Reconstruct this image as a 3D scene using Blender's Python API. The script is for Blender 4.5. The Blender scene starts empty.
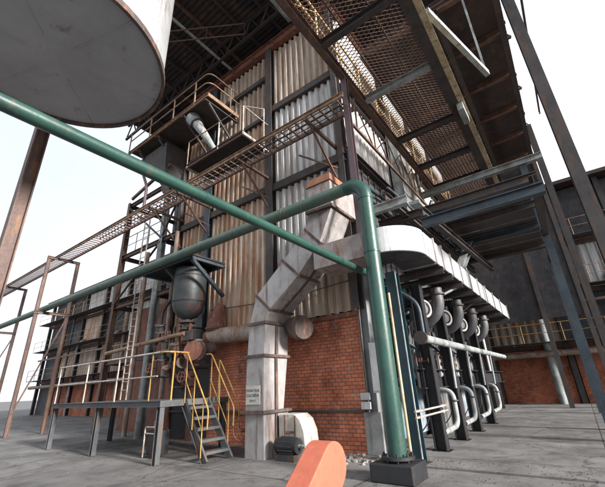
import bpy, math, random
from mathutils import Vector, Matrix
random.seed(7)
SC = bpy.context.scene
COL = SC.collection
R = math.radians

# ---------------------------------------------------------------- camera
cam_d = bpy.data.cameras.new('camera')
cam = bpy.data.objects.new('camera', cam_d)
COL.objects.link(cam)
SC.camera = cam
cam_d.sensor_width = 36.0
cam_d.lens = 36.0 * 349.0 / 605.0
cam_d.clip_start = 0.05
cam_d.clip_end = 5000.0
# rotation solved from the two horizontal vanishing points (columns = camera axes in world)
def _v(x, y): return Vector((x - 302.5, -(y - 244.0), -349.0))
_nx = -_v(-213, 412).normalized()
_r = _v(582, 375)
_ny = (_r - _nx * _r.dot(_nx)).normalized()
_nz = _nx.cross(_ny)
cam.matrix_world = Matrix.Translation((0, 0, 1.6)) @ Matrix((_nx, _ny, _nz)).to_4x4()

# ---------------------------------------------------------------- world, sun, exposure
W = bpy.data.worlds.new('World'); SC.world = W
W.use_nodes = True
nt = W.node_tree
bg = nt.nodes['Background']
sky = nt.nodes.new('ShaderNodeTexSky')
sky.sky_type = 'NISHITA'; sky.sun_disc = False
SUN_EL, SUN_AZ = R(20), R(-6)      # direction towards the sun: +X
sky.sun_elevation = SUN_EL
sky.sun_rotation = math.pi / 2 - SUN_AZ
sky.air_density = 1.0; sky.dust_density = 5.0; sky.ozone_density = 1.0
# bright thin overcast over the clear sky
_tc = nt.nodes.new('ShaderNodeTexCoord'); _cn = nt.nodes.new('ShaderNodeTexNoise'); _cn.inputs['Scale'].default_value = 1.6; _cn.inputs['Detail'].default_value = 5
nt.links.new(_tc.outputs['Generated'], _cn.inputs['Vector'])
_mr = nt.nodes.new('ShaderNodeMapRange'); _mr.inputs[1].default_value = 0.3; _mr.inputs[2].default_value = 0.62; _mr.inputs[3].default_value = 0.72; _mr.inputs[4].default_value = 0.97
nt.links.new(_cn.outputs[0], _mr.inputs[0])
_mx = nt.nodes.new('ShaderNodeMix'); _mx.data_type = 'RGBA'; _mx.inputs[7].default_value = (3.9, 4.15, 4.5, 1)
nt.links.new(_mr.outputs[0], _mx.inputs[0]); nt.links.new(sky.outputs[0], _mx.inputs[6])
nt.links.new(_mx.outputs[2], bg.inputs[0])
bg.inputs[1].default_value = 0.15
sl = bpy.data.lights.new('sun', 'SUN'); sun = bpy.data.objects.new('sun', sl); COL.objects.link(sun)
sl.energy = 5.0; sl.angle = R(10); sl.color = (1.0, 0.97, 0.93)
_d = Vector((math.cos(SUN_AZ) * math.cos(SUN_EL), math.sin(SUN_AZ) * math.cos(SUN_EL), math.sin(SUN_EL)))
sun.rotation_euler = _d.to_track_quat('Z', 'Y').to_euler()
vs = SC.view_settings
vs.view_transform = 'Standard'; vs.look = 'None'; vs.gamma = 1.0; vs.use_curve_mapping = False
vs.exposure = 0.9
SC.cycles.max_bounces = 6
SC.cycles.use_denoising = True

# ---------------------------------------------------------------- materials
def _new(name):
    m = bpy.data.materials.new(name); m.use_nodes = True
    n = m.node_tree.nodes; l = m.node_tree.links
    return m, n, l, n['Principled BSDF']
def _ramp(n, stops):
    r = n.new('ShaderNodeValToRGB')
    e = r.color_ramp.elements
    e[0].position, e[0].color = stops[0][0], (*stops[0][1], 1)
    e[1].position, e[1].color = stops[-1][0], (*stops[-1][1], 1)
    for p, c in stops[1:-1]:
        k = e.new(p); k.color = (*c, 1)
    return r
def _map(n, l, scale=(1, 1, 1), rot=(0, 0, 0), loc=(0, 0, 0)):
    tc = n.new('ShaderNodeTexCoord'); mp = n.new('ShaderNodeMapping')
    mp.inputs['Scale'].default_value = scale; mp.inputs['Rotation'].default_value = rot
    mp.inputs['Location'].default_value = loc
    l.new(tc.outputs['Object'], mp.inputs[0]); return mp
def _noise(n, l, mp, scale, detail=6, rough=0.6):
    t = n.new('ShaderNodeTexNoise'); t.inputs['Scale'].default_value = scale
    t.inputs['Detail'].default_value = detail; t.inputs['Roughness'].default_value = rough
    l.new(mp.outputs[0], t.inputs['Vector']); return t
def _mix(n, l, fac, a, b, mode='MIX'):
    m = n.new('ShaderNodeMix'); m.data_type = 'RGBA'; m.blend_type = mode
    for k, v in ((0, fac), (6, a), (7, b)):
        if hasattr(v, 'links') or hasattr(v, 'is_linked'): l.new(v, m.inputs[k])
        elif k == 0: m.inputs[0].default_value = v
        else: m.inputs[k].default_value = (*v, 1)
    return m.outputs[2]

def worn(name, base, dark=None, rust=(0.16, 0.07, 0.035), rust_amt=0.25, rough=0.6, metal=0.0,
         scale=2.0, streak=0.25, bump=0.12, spec=None):
    """painted or bare metal: tone variation, vertical grime streaks, rust patches"""
    m, n, l, p = _new(name)
    dark = dark or tuple(c * 0.55 for c in base)
    mp = _map(n, l, (1, 1, 1)); ms = _map(n, l, (1, 1, streak))
    a = _noise(n, l, mp, scale, 8, 0.65)
    r1 = _ramp(n, [(0.32, dark), (0.62, base)])
    l.new(a.outputs[0], r1.inputs[0])
    s = _noise(n, l, ms, scale * 3.0, 6, 0.7)
    lo = 0.72 - 0.38 * rust_amt
    r2 = _ramp(n, [(lo - 0.03, (0, 0, 0)), (min(0.97, lo + 0.12), (1, 1, 1))]); l.new(s.outputs[0], r2.inputs[0])
    col = _mix(n, l, r2.outputs[0], r1.outputs[0], rust)
    l.new(col, p.inputs['Base Color'])
    f = _noise(n, l, mp, scale * 9, 5, 0.6)
    rr = n.new('ShaderNodeMapRange'); rr.inputs[3].default_value = max(0.05, rough - 0.15); rr.inputs[4].default_value = min(1, rough + 0.2)
    l.new(f.outputs[0], rr.inputs[0]); l.new(rr.outputs[0], p.inputs['Roughness'])
    p.inputs['Metallic'].default_value = metal
    b = n.new('ShaderNodeBump'); b.inputs['Strength'].default_value = bump; b.inputs['Distance'].default_value = 0.02
    l.new(f.outputs[0], b.inputs['Height']); l.new(b.outputs[0], p.inputs['Normal'])
    return m

def cladding(name, light, tan, rust, rust_amt, dirt=(0.05, 0.04, 0.035), along='X'):
    """weathered corrugated sheet: sheet-wise tone, long vertical rust runs"""
    m, n, l, p = _new(name)
    sc = (1, 1, 0.09)
    ms = _map(n, l, (2.2, 2.2, 0.1))
    s1 = _noise(n, l, ms, 3.2, 8, 0.75)
    r1 = _ramp(n, [(0.36, tan), (0.5, tuple((a + b) / 2 for a, b in zip(tan, light))), (0.6, light)])
    l.new(s1.outputs[0], r1.inputs[0])
    # sheet tone
    mp = _map(n, l, (1, 1, 1))
    sep = n.new('ShaderNodeSeparateXYZ'); l.new(mp.outputs[0], sep.inputs[0])
    q = n.new('ShaderNodeMath'); q.operation = 'SNAP'; q.inputs[1].default_value = 0.78
    l.new(sep.outputs[0 if along == 'X' else 1], q.inputs[0])
    wn = n.new('ShaderNodeTexWhiteNoise'); wn.noise_dimensions = '1D'; l.new(q.outputs[0], wn.inputs['W'])
    mr = n.new('ShaderNodeMapRange'); mr.inputs[3].default_value = 0.0; mr.inputs[4].default_value = 0.5
    l.new(wn.outputs[0], mr.inputs[0])
    c1 = _mix(n, l, mr.outputs[0], r1.outputs[0], tan)
    ms2 = _map(n, l, (1, 1, 0.14), loc=(3.1, 0, 5.0))
    s2 = _noise(n, l, ms2, 4.5, 8, 0.8)
    lo = 0.66 - 0.25 * rust_amt
    r2 = _ramp(n, [(lo - 0.03, (0, 0, 0)), (lo + 0.13, (1, 1, 1))]); l.new(s2.outputs[0], r2.inputs[0])
    c2 = _mix(n, l, r2.outputs[0], c1, rust)
    s3 = _noise(n, l, _map(n, l, (1.3, 1.3, 0.12), loc=(9, 2, 1)), 6.0, 8, 0.8)
    r3 = _ramp(n, [(0.57, (0, 0, 0)), (0.70, (0.8, 0.8, 0.8))]); l.new(s3.outputs[0], r3.inputs[0])
    c3 = _mix(n, l, r3.outputs[0], c2, dirt)
    # single flutes carry their own long runs of rust or chalky zinc
    q2 = n.new('ShaderNodeMath'); q2.operation = 'SNAP'; q2.inputs[1].default_value = 0.087
    wob = _noise(n, l, _map(n, l, (1, 1, 0.4)), 1.5, 3); wa = n.new('ShaderNodeMath'); wa.operation = 'MULTIPLY_ADD'; wa.inputs[1].default_value = 0.12
    l.new(wob.outputs[0], wa.inputs[0]); l.new(sep.outputs[0 if along == 'X' else 1], wa.inputs[2]); l.new(wa.outputs[0], q2.inputs[0])
    cz = n.new('ShaderNodeCombineXYZ'); l.new(q2.outputs[0], cz.inputs[0])
    qz = n.new('ShaderNodeMath'); qz.operation = 'MULTIPLY'; qz.inputs[1].default_value = 0.05; l.new(sep.outputs[2], qz.inputs[0]); l.new(qz.outputs[0], cz.inputs[1])
    nf = n.new('ShaderNodeTexNoise'); nf.inputs['Scale'].default_value = 9.0; nf.inputs['Detail'].default_value = 3; l.new(cz.outputs[0], nf.inputs['Vector'])
    ra = _ramp(n, [(0.50, (0, 0, 0)), (0.62, (0.6, 0.6, 0.6))]); rb_ = _ramp(n, [(0.36, (0.65, 0.65, 0.65)), (0.46, (0, 0, 0))])
    l.new(nf.outputs[0], ra.inputs[0]); l.new(nf.outputs[0], rb_.inputs[0])
    c4 = _mix(n, l, ra.outputs[0], c3, tuple(a * 0.35 + b * 0.55 for a, b in zip(tan, rust)))
    c5 = _mix(n, l, rb_.outputs[0], c4, light)
    l.new(c5, p.inputs['Base Color'])
    p.inputs['Roughness'].default_value = 0.62
    p.inputs['Metallic'].default_value = 0.15
    b = n.new('ShaderNodeBump'); b.inputs['Strength'].default_value = 0.25; b.inputs['Distance'].default_value = 0.02
    l.new(s3.outputs[0], b.inputs['Height']); l.new(b.outputs[0], p.inputs['Normal'])
    return m

def brick(name, c1, c2, mortar, side='front', bw=0.26, bh=0.105):
    m, n, l, p = _new(name)
    tc = n.new('ShaderNodeTexCoord'); sp = n.new('ShaderNodeSeparateXYZ'); cb = n.new('ShaderNodeCombineXYZ')
    l.new(tc.outputs['Object'], sp.inputs[0])
    l.new(sp.outputs[0 if side == 'front' else 1], cb.inputs[0]); l.new(sp.outputs[2], cb.inputs[1])
    wob = n.new('ShaderNodeTexNoise'); wob.inputs['Scale'].default_value = 3.0; wob.inputs['Detail'].default_value = 4
    l.new(tc.outputs['Object'], wob.inputs['Vector'])
    va = n.new('ShaderNodeVectorMath'); va.operation = 'SCALE'; va.inputs[3].default_value = 0.035
    l.new(wob.outputs['Color'], va.inputs[0])
    ad = n.new('ShaderNodeVectorMath'); ad.operation = 'ADD'; l.new(cb.outputs[0], ad.inputs[0]); l.new(va.outputs[0], ad.inputs[1])
    t = n.new('ShaderNodeTexBrick')
    t.inputs['Color1'].default_value = (*c1, 1); t.inputs['Color2'].default_value = (*c2, 1); t.inputs['Mortar'].default_value = (*mortar, 1)
    t.inputs['Scale'].default_value = 1.0; t.inputs['Mortar Size'].default_value = 0.012; t.inputs['Mortar Smooth'].default_value = 0.4
    t.inputs['Bias'].default_value = 0.0
    t.inputs['Brick Width'].default_value = bw; t.inputs['Row Height'].default_value = bh
    l.new(ad.outputs[0], t.inputs['Vector'])
    ms = _map(n, l, (1, 1, 0.6))
    s = _noise(n, l, ms, 1.1, 9, 0.7)
    r = _ramp(n, [(0.34, (0.06, 0.035, 0.03)), (0.54, (1, 1, 1))]); l.new(s.outputs[0], r.inputs[0])
    c = _mix(n, l, 0.62, t.outputs[0], r.outputs[0], 'MULTIPLY')
    s2 = _noise(n, l, _map(n, l, (1, 1, 1), loc=(4, 4, 4)), 3.5, 8, 0.75)
    r2 = _ramp(n, [(0.54, (0, 0, 0)), (0.74, (0.6, 0.6, 0.6))]); l.new(s2.outputs[0], r2.inputs[0])
    c = _mix(n, l, r2.outputs[0], c, (0.42, 0.33, 0.28))
    l.new(c, p.inputs['Base Color']); p.inputs['Roughness'].default_value = 0.88
    f = _noise(n, l, ms, 30, 4)
    add = n.new('ShaderNodeMath'); add.operation = 'MULTIPLY_ADD'; add.inputs[1].default_value = -1.0
    l.new(t.outputs['Fac'], add.inputs[0]); l.new(f.outputs[0], add.inputs[2])
    b = n.new('ShaderNodeBump'); b.inputs['Strength'].default_value = 0.6; b.inputs['Distance'].default_value = 0.02
    l.new(add.outputs[0], b.inputs['Height']); l.new(b.outputs[0], p.inputs['Normal'])
    return m

M = {}
M['steel_dark'] = worn('dark_steel', (0.055, 0.05, 0.05), rust=(0.10, 0.05, 0.03), rust_amt=0.5, rough=0.6)
M['steel_brown'] = worn('brown_steel', (0.13, 0.075, 0.06), (0.06, 0.04, 0.035), rust=(0.2, 0.10, 0.05), rust_amt=0.5, rough=0.6)
M['steel_purple'] = worn('oxide_primer', (0.12, 0.075, 0.085), (0.07, 0.045, 0.05), rust_amt=0.2, rough=0.5)
M['steel_blue'] = worn('blue_grey_steel', (0.045, 0.065, 0.085), (0.02, 0.028, 0.036), rust=(0.09, 0.06, 0.05), rust_amt=0.35, rough=0.45)
M['steel_grey'] = worn('grey_deck_steel', (0.085, 0.09, 0.095), (0.04, 0.042, 0.045), rust=(0.11, 0.075, 0.055), rust_amt=0.5, rough=0.6)
M['steel_teal'] = worn('teal_steel', (0.02, 0.06, 0.075), (0.01, 0.03, 0.04), rust=(0.08, 0.06, 0.05), rust_amt=0.2, rough=0.4)
M['steel_pale'] = worn('pale_steel', (0.36, 0.40, 0.40), (0.17, 0.17, 0.16), rust=(0.16, 0.09, 0.06), rust_amt=0.4, rough=0.5)
M['cream'] = worn('cream_paint', (0.55, 0.46, 0.30), (0.32, 0.22, 0.12), rust=(0.2, 0.1, 0.05), rust_amt=0.45, rough=0.5)
M['rail_rust'] = worn('rusty_rail', (0.36, 0.24, 0.15), (0.18, 0.1, 0.06), rust=(0.15, 0.07, 0.04), rust_amt=0.5, rough=0.6)
M['rail_pale'] = worn('pale_rail', (0.5, 0.46, 0.42), (0.28, 0.22, 0.18), rust=(0.18, 0.1, 0.06), rust_amt=0.5, rough=0.55)
M['rail_yellow'] = worn('faded_yellow_rail', (0.60, 0.42, 0.20), (0.36, 0.22, 0.11), rust=(0.2, 0.1, 0.05), rust_amt=0.4, rough=0.5)
M['yellow'] = worn('yellow_paint', (0.44, 0.26, 0.055), (0.26, 0.14, 0.04), rust=(0.13, 0.07, 0.045), rust_amt=0.55, rough=0.45)
M['green'] = worn('green_paint', (0.024, 0.074, 0.056), (0.013, 0.046, 0.037), rust=(0.07, 0.075, 0.06), rust_amt=0.35, rough=0.36, bump=0.08)
M['green_dusty'] = worn('dusty_green_paint', (0.075, 0.135, 0.105), (0.045, 0.085, 0.068), rust=(0.13, 0.11, 0.08), rust_amt=0.5, rough=0.45, bump=0.05)
M['galv'] = worn('galvanised_sheet', (0.42, 0.40, 0.395), (0.25, 0.225, 0.21), rust=(0.16, 0.10, 0.08), rust_amt=0.45, rough=0.5, metal=0.1, scale=1.3, streak=0.12)
M['galv_rusty'] = worn('rust_stained_sheet', (0.38, 0.345, 0.33), (0.22, 0.18, 0.16), rust=(0.21, 0.11, 0.075), rust_amt=0.5, rough=0.6, metal=0.2, scale=1.3)
M['rust_plate'] = worn('rust_plate', (0.30, 0.13, 0.07), (0.18, 0.08, 0.05), rust=(0.4, 0.3, 0.24), rust_amt=0.3, rough=0.7)
M['white_sheet'] = worn('white_sheet', (0.50, 0.51, 0.52), (0.36, 0.36, 0.355), rust=(0.22, 0.18, 0.15), rust_amt=0.4, rough=0.5, metal=0.0, scale=1.4, streak=0.3, bump=0.2)
M['flange'] = worn('flange_rust', (0.10, 0.075, 0.068), (0.05, 0.038, 0.036), rust=(0.22, 0.11, 0.07), rust_amt=0.5, rough=0.7)
M['black'] = worn('sooty_black', (0.02, 0.02, 0.023), (0.01, 0.01, 0.012), rust=(0.05, 0.035, 0.03), rust_amt=0.3, rough=0.6)
M['vessel'] = worn('dark_vessel', (0.04, 0.048, 0.048), (0.018, 0.022, 0.024), rust=(0.15, 0.05, 0.035), rust_amt=0.3, rough=0.5, scale=1.0)
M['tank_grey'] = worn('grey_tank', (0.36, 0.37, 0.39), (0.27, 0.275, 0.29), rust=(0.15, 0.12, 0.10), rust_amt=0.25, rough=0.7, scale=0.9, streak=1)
M['rust_pipe'] = worn('rust_stained_pipe', (0.36, 0.29, 0.24), (0.2, 0.13, 0.10), rust=(0.2, 0.09, 0.06), rust_amt=0.5, rough=0.6)
M['red_rust'] = worn('red_rust', (0.22, 0.085, 0.055), (0.10, 0.04, 0.03), rust=(0.3, 0.16, 0.1), rust_amt=0.4, rough=0.7)
M['orange'] = worn('orange_paint', (0.52, 0.14, 0.08), (0.43, 0.11, 0.065), rust=(0.36, 0.13, 0.085), rust_amt=0.4, rough=0.6, bump=0.15, scale=7, streak=0.6)
M['beige'] = worn('beige_paint', (0.55, 0.52, 0.46), (0.36, 0.33, 0.28), rust=(0.2, 0.12, 0.08), rust_amt=0.35, rough=0.5)
M['rubble'] = worn('dusty_debris', (0.3, 0.27, 0.25), (0.12, 0.10, 0.09), rust=(0.2, 0.1, 0.07), rust_amt=0.4, rough=0.9, scale=5)
M['grit'] = worn('dark_grit', (0.13, 0.12, 0.11), (0.05, 0.045, 0.04), rust_amt=0.3, rough=0.95, scale=8)
M['panel_blue'] = worn('dirty_pale_blue', (0.36, 0.43, 0.50), (0.13, 0.15, 0.18), rust=(0.16, 0.11, 0.09), rust_amt=0.45, rough=0.5, scale=1.8)
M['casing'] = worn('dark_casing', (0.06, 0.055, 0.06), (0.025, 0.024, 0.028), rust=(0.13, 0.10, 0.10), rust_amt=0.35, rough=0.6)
M['casing_grey'] = worn('sooty_grey', (0.12, 0.115, 0.12), (0.05, 0.05, 0.055), rust=(0.3, 0.28, 0.27), rust_amt=0.25, rough=0.5)
M['mesh'] = worn('grating_rust', (0.20, 0.13, 0.10), (0.12, 0.075, 0.06), rust=(0.28, 0.15, 0.09), rust_amt=0.4, rough=0.8)
M['roof'] = worn('roof_sheet', (0.05, 0.036, 0.034), (0.022, 0.018, 0.02), rust=(0.09, 0.05, 0.035), rust_amt=0.45, rough=0.75, scale=0.7)
M['concrete'] = worn('concrete', (0.21, 0.20, 0.195), (0.10, 0.095, 0.09), rust=(0.10, 0.085, 0.075), rust_amt=0.4, rough=0.9, scale=0.8, streak=1, bump=0.4)
_n = M['concrete'].node_tree.nodes; _l = M['concrete'].node_tree.links; _p = _n['Principled BSDF']
_src = _p.inputs['Base Color'].links[0].from_socket
_tcx = _n.new('ShaderNodeTexCoord'); _bt = _n.new('ShaderNodeTexBrick'); _bt.offset = 0.0; _l.new(_tcx.outputs['Object'], _bt.inputs['Vector'])
_bt.inputs['Color1'].default_value = (1, 1, 1, 1); _bt.inputs['Color2'].default_value = (0.82, 0.82, 0.82, 1); _bt.inputs['Mortar'].default_value = (0.25, 0.22, 0.2, 1)
_bt.inputs['Scale'].default_value = 1.0; _bt.inputs['Brick Width'].default_value = 3.6; _bt.inputs['Row Height'].default_value = 3.0; _bt.inputs['Mortar Size'].default_value = 0.018
_on = _n.new('ShaderNodeTexNoise'); _on.inputs['Scale'].default_value = 0.55; _on.inputs['Detail'].default_value = 9; _on.inputs['Roughness'].default_value = 0.75; _l.new(_tcx.outputs['Object'], _on.inputs['Vector'])
_or = _ramp(_n, [(0.52, (1, 1, 1)), (0.66, (0.35, 0.32, 0.3))]); _l.new(_on.outputs[0], _or.inputs[0])
_c1 = _mix(_n, _l, 1.0, _src, _bt.outputs[0], 'MULTIPLY'); _c2 = _mix(_n, _l, 0.8, _c1, _or.outputs[0], 'MULTIPLY')
_wv = _n.new('ShaderNodeVectorMath'); _wv.operation = 'MULTIPLY_ADD'; _wv.inputs[1].default_value = (1.2, 1.2, 1.2)
_l.new(_on.outputs['Color'], _wv.inputs[0]); _l.new(_tcx.outputs['Object'], _wv.inputs[2])
_vo = _n.new('ShaderNodeTexVoronoi'); _vo.feature = 'DISTANCE_TO_EDGE'; _vo.inputs['Scale'].default_value = 0.28; _l.new(_wv.outputs[0], _vo.inputs['Vector'])
_vr = _ramp(_n, [(0.002, (0.25, 0.23, 0.22)), (0.007, (1, 1, 1))]); _l.new(_vo.outputs['Distance'], _vr.inputs[0])
_c3 = _mix(_n, _l, 0.9, _c2, _vr.outputs[0], 'MULTIPLY'); _l.new(_c3, _p.inputs['Base Color'])
M['plinth'] = worn('grey_render', (0.24, 0.25, 0.25), (0.15, 0.15, 0.15), rust=(0.11, 0.10, 0.09), rust_amt=0.35, rough=0.85, scale=1.5)
M['clad_white'] = cladding('cladding_white', (0.70, 0.71, 0.72), (0.42, 0.38, 0.35), (0.28, 0.19, 0.14), 0.15)
M['clad_cream'] = cladding('cladding_cream', (0.60, 0.54, 0.46), (0.37, 0.27, 0.20), (0.27, 0.15, 0.095), 0.4)
M['clad_rusty'] = cladding('cladding_rusty', (0.68, 0.60, 0.52), (0.42, 0.28, 0.18), (0.40, 0.17, 0.075), 0.65)
M['clad_side'] = cladding('cladding_side', (0.80, 0.80, 0.80), (0.60, 0.57, 0.54), (0.34, 0.25, 0.2), 0.1, along='Y')
M['brick_front'] = brick('brick_front', (0.60, 0.19, 0.09), (0.43, 0.125, 0.065), (0.15, 0.09, 0.075), bw=0.21, bh=0.095)
M['brick_side'] = brick('brick_side', (0.40, 0.115, 0.055), (0.30, 0.085, 0.045), (0.19, 0.10, 0.075), 'side')
M['sign_face'] = worn('sign_face', (0.55, 0.53, 0.48), (0.4, 0.38, 0.34), rust_amt=0.1, rough=0.6, scale=4)
M['ink'] = worn('sign_ink', (0.07, 0.065, 0.06), (0.04, 0.04, 0.04), rust=(0.36, 0.34, 0.30), rust_amt=0.6, rough=0.7, scale=9, streak=1)
M['leaf'] = worn('foliage', (0.06, 0.09, 0.03), (0.03, 0.05, 0.02), rust=(0.08, 0.10, 0.04), rust_amt=0.4, rough=0.8, streak=1)
M['bark'] = worn('bark', (0.12, 0.09, 0.07), rust_amt=0.2, rough=0.9)
M['far_wall'] = worn('far_wall', (0.52, 0.47, 0.36), (0.38, 0.33, 0.25), rust=(0.25, 0.17, 0.1), rust_amt=0.4, rough=0.8, scale=0.5)
M['dark_glass'] = worn('dark_window', (0.03, 0.035, 0.04), rust_amt=0.0, rough=0.2)

# ---------------------------------------------------------------- mesh builder
class MB:
    def __init__(s): s.v = []; s.f = []; s.sm = []
    def add(s, verts, faces, smooth=False):
        o = len(s.v); s.v += [tuple(v) for v in verts]
        s.f += [tuple(o + i for i in f) for f in faces]; s.sm += [smooth] * len(faces); return s
    def box(s, x0, x1, y0, y1, z0, z1):
        v = [(x, y, z) for z in (z0, z1) for x, y in ((x0, y0), (x1, y0), (x1, y1), (x0, y1))]
        return s.add(v, [(3, 2, 1, 0), (4, 5, 6, 7), (0, 1, 5, 4), (1, 2, 6, 5), (2, 3, 7, 6), (3, 0, 4, 7)])
    def frame(s, p, q, up=(0, 0, 1)):
        d = (Vector(q) - Vector(p)).normalized(); u = Vector(up)
        if abs(d.dot(u)) > 0.98: u = Vector((0, 1, 0)) if abs(d.y) < 0.9 else Vector((1, 0, 0))
        a = d.cross(u).normalized(); b = a.cross(d).normalized(); return d, a, b
    def bar(s, p, q, w, h, up=(0, 0, 1)):          # rectangular bar, w sideways, h along 'up'
        d, a, b = s.frame(p, q, up); p = Vector(p); q = Vector(q)
        v = [c + a * (w / 2 * i) + b * (h / 2 * j) for c in (p, q) for i, j in ((-1, -1), (1, -1), (1, 1), (-1, 1))]
        return s.add(v, [(0, 1, 2, 3), (7, 6, 5, 4), (0, 4, 5, 1), (1, 5, 6, 2), (2, 6, 7, 3), (3, 7, 4, 0)])
    def ibeam(s, p, q, w, h, t=0.02, up=(0, 0, 1)):
        d, a, b = s.frame(p, q, up); p = Vector(p); q = Vector(q)
        s.bar(p + b * (h / 2 - t / 2), q + b * (h / 2 - t / 2), w, t, up)
        s.bar(p - b * (h / 2 - t / 2), q - b * (h / 2 - t / 2), w, t, up)
        return s.bar(p, q, t, h - 2 * t, up)
    def channel(s, p, q, w, h, side=1, t=0.015, up=(0, 0, 1)):
        d, a, b = s.frame(p, q, up); p = Vector(p); q = Vector(q); o = a * (side * (w / 2 - t / 2))
        s.bar(p + b * (h / 2 - t / 2), q + b * (h / 2 - t / 2), w, t, up)
        s.bar(p - b * (h / 2 - t / 2), q - b * (h / 2 - t / 2), w, t, up)
        return s.bar(p + o, q + o, t, h - 2 * t, up)
    def tube(s, pts, r, n=12, caps=True):
        pts = [Vector(p) for p in pts]; rs = r if isinstance(r, (list, tuple)) else [r] * len(pts)
        rings = []; prev = None
        for i, p in enumerate(pts):
            d = ((pts[min(i + 1, len(pts) - 1)] - p).normalized() if i < len(pts) - 1 else Vector()) + ((p - pts[i - 1]).normalized() if i else Vector())
            d.normalize()
            if prev is None:
                u = Vector((0, 0, 1)) if abs(d.z) < 0.9 else Vector((1, 0, 0)); a = d.cross(u).normalized()
            else:
                a = (prev - d * prev.dot(d)).normalized()
            prev = a; b = d.cross(a)
            rings.append([p + (a * math.cos(2 * math.pi * k / n) + b * math.sin(2 * math.pi * k / n)) * rs[i] for k in range(n)])
        v = [x for ring in rings for x in ring]; f = []
        for i in range(len(rings) - 1):
            for k in range(n):
                f.append((i * n + k, i * n + (k + 1) % n, (i + 1) * n + (k + 1) % n, (i + 1) * n + k))
        s.add(v, f, True)
        if caps:
            s.add(rings[0], [tuple(range(n - 1, -1, -1))]); s.add(rings[-1], [tuple(range(n))])
        return s
    def pipe(s, pts, r, bend=0.3, n=16, caps=True):  # path with rounded corners
        return s.tube(rounded(pts, bend), r, n, caps)
    def disc(s, c, axis, r, h, n=20):
        c = Vector(c); a = Vector(axis).normalized(); return s.tube([c - a * h / 2, c + a * h / 2], r, n)
    def prism(s, poly, lo, hi, axis='y'):            # poly in the other two axes, in order
        def P(a, b, c): return {'y': (a, c, b), 'x': (c, a, b), 'z': (a, b, c)}[axis]
        n = len(poly); v = [P(a, b, lo) for a, b in poly] + [P(a, b, hi) for a, b in poly]
        f = [tuple(range(n)), tuple(range(2 * n - 1, n - 1, -1))] + [(i, n + i, n + (i + 1) % n, (i + 1) % n) for i in range(n)]
        return s.add(v, f)
    def loft(s, secs, closed=True, cap=True, smooth=False):
        n = len(secs[0]); v = [p for q in secs for p in q]; f = []
        for i in range(len(secs) - 1):
            for k in range(n if closed else n - 1):
                f.append((i * n + k, i * n + (k + 1) % n, (i + 1) * n + (k + 1) % n, (i + 1) * n + k))
        s.add(v, f, smooth)
        if cap and closed:
            s.add(secs[0], [tuple(range(n - 1, -1, -1))]); s.add(secs[-1], [tuple(range(n))])
        return s
    def build(s, name, mat, parent=None, bevel=0):
        me = bpy.data.meshes.new(name)
        off = Vector((0, 0, 0))
        q = parent
        while q is not None: off += q.location; q = q.parent
        me.from_pydata([tuple(Vector(v) - off) for v in s.v], [], s.f)
        me.polygons.foreach_set('use_smooth', s.sm)
        me.update()
        import bmesh
        bm = bmesh.new(); bm.from_mesh(me); bmesh.ops.recalc_face_normals(bm, faces=bm.faces); bm.to_mesh(me); bm.free()
        me.materials.append(M[mat] if isinstance(mat, str) else mat)
        o = bpy.data.objects.new(name, me); COL.objects.link(o)
        if parent is not None: o.parent = parent
        if bevel:
            b = o.modifiers.new('bevel', 'BEVEL'); b.width = bevel; b.segments = 2; b.limit_method = 'ANGLE'
        return o
def rounded(pts, bend, k=7):
    pts = [Vector(p) for p in pts]; out = [pts[0]]
    for i in range(1, len(pts) - 1):
        a = (pts[i - 1] - pts[i]); b = (pts[i + 1] - pts[i])
        t = min(bend, a.length * 0.49, b.length * 0.49); p0 = pts[i] + a.normalized() * t; p2 = pts[i] + b.normalized() * t
        for j in range(k + 1):
            u = j / k; out.append(p0 * (1 - u) ** 2 + pts[i] * 2 * u * (1 - u) * 0.93 + (p0 + p2) * 0.5 * 2 * u * (1 - u) * 0.07 + p2 * u ** 2)
    out.append(pts[-1]); return out

def thing(name, label, cat, loc=(0, 0, 0), group=None):
    o = bpy.data.objects.new(name, None); o.empty_display_size = 0.3; COL.objects.link(o)
    o.location = loc; o['label'] = label; o['category'] = cat
    if group: o['group'] = group
    return o
def tag(o, label, cat, group=None):
    o['label'] = label; o['category'] = cat
    if group: o['group'] = group
    return o
def structure(o, kind='structure'): o['kind'] = kind; return o
def copy_tree(o, parent=None):
    c = o.copy(); COL.objects.link(c); c.parent = parent
    for ch in list(o.children): copy_tree(ch, c)
    return c

# ================================================================ GROUND
g = MB()
NX, NY = 60, 60
def gz(x, y):
    return 0.0
g.add([(-1800, -1500, 0), (1800, -1500, 0), (1800, 1900, 0), (-1800, 1900, 0)], [(0, 1, 2, 3)])
structure(g.build('ground', 'concrete'))

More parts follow.
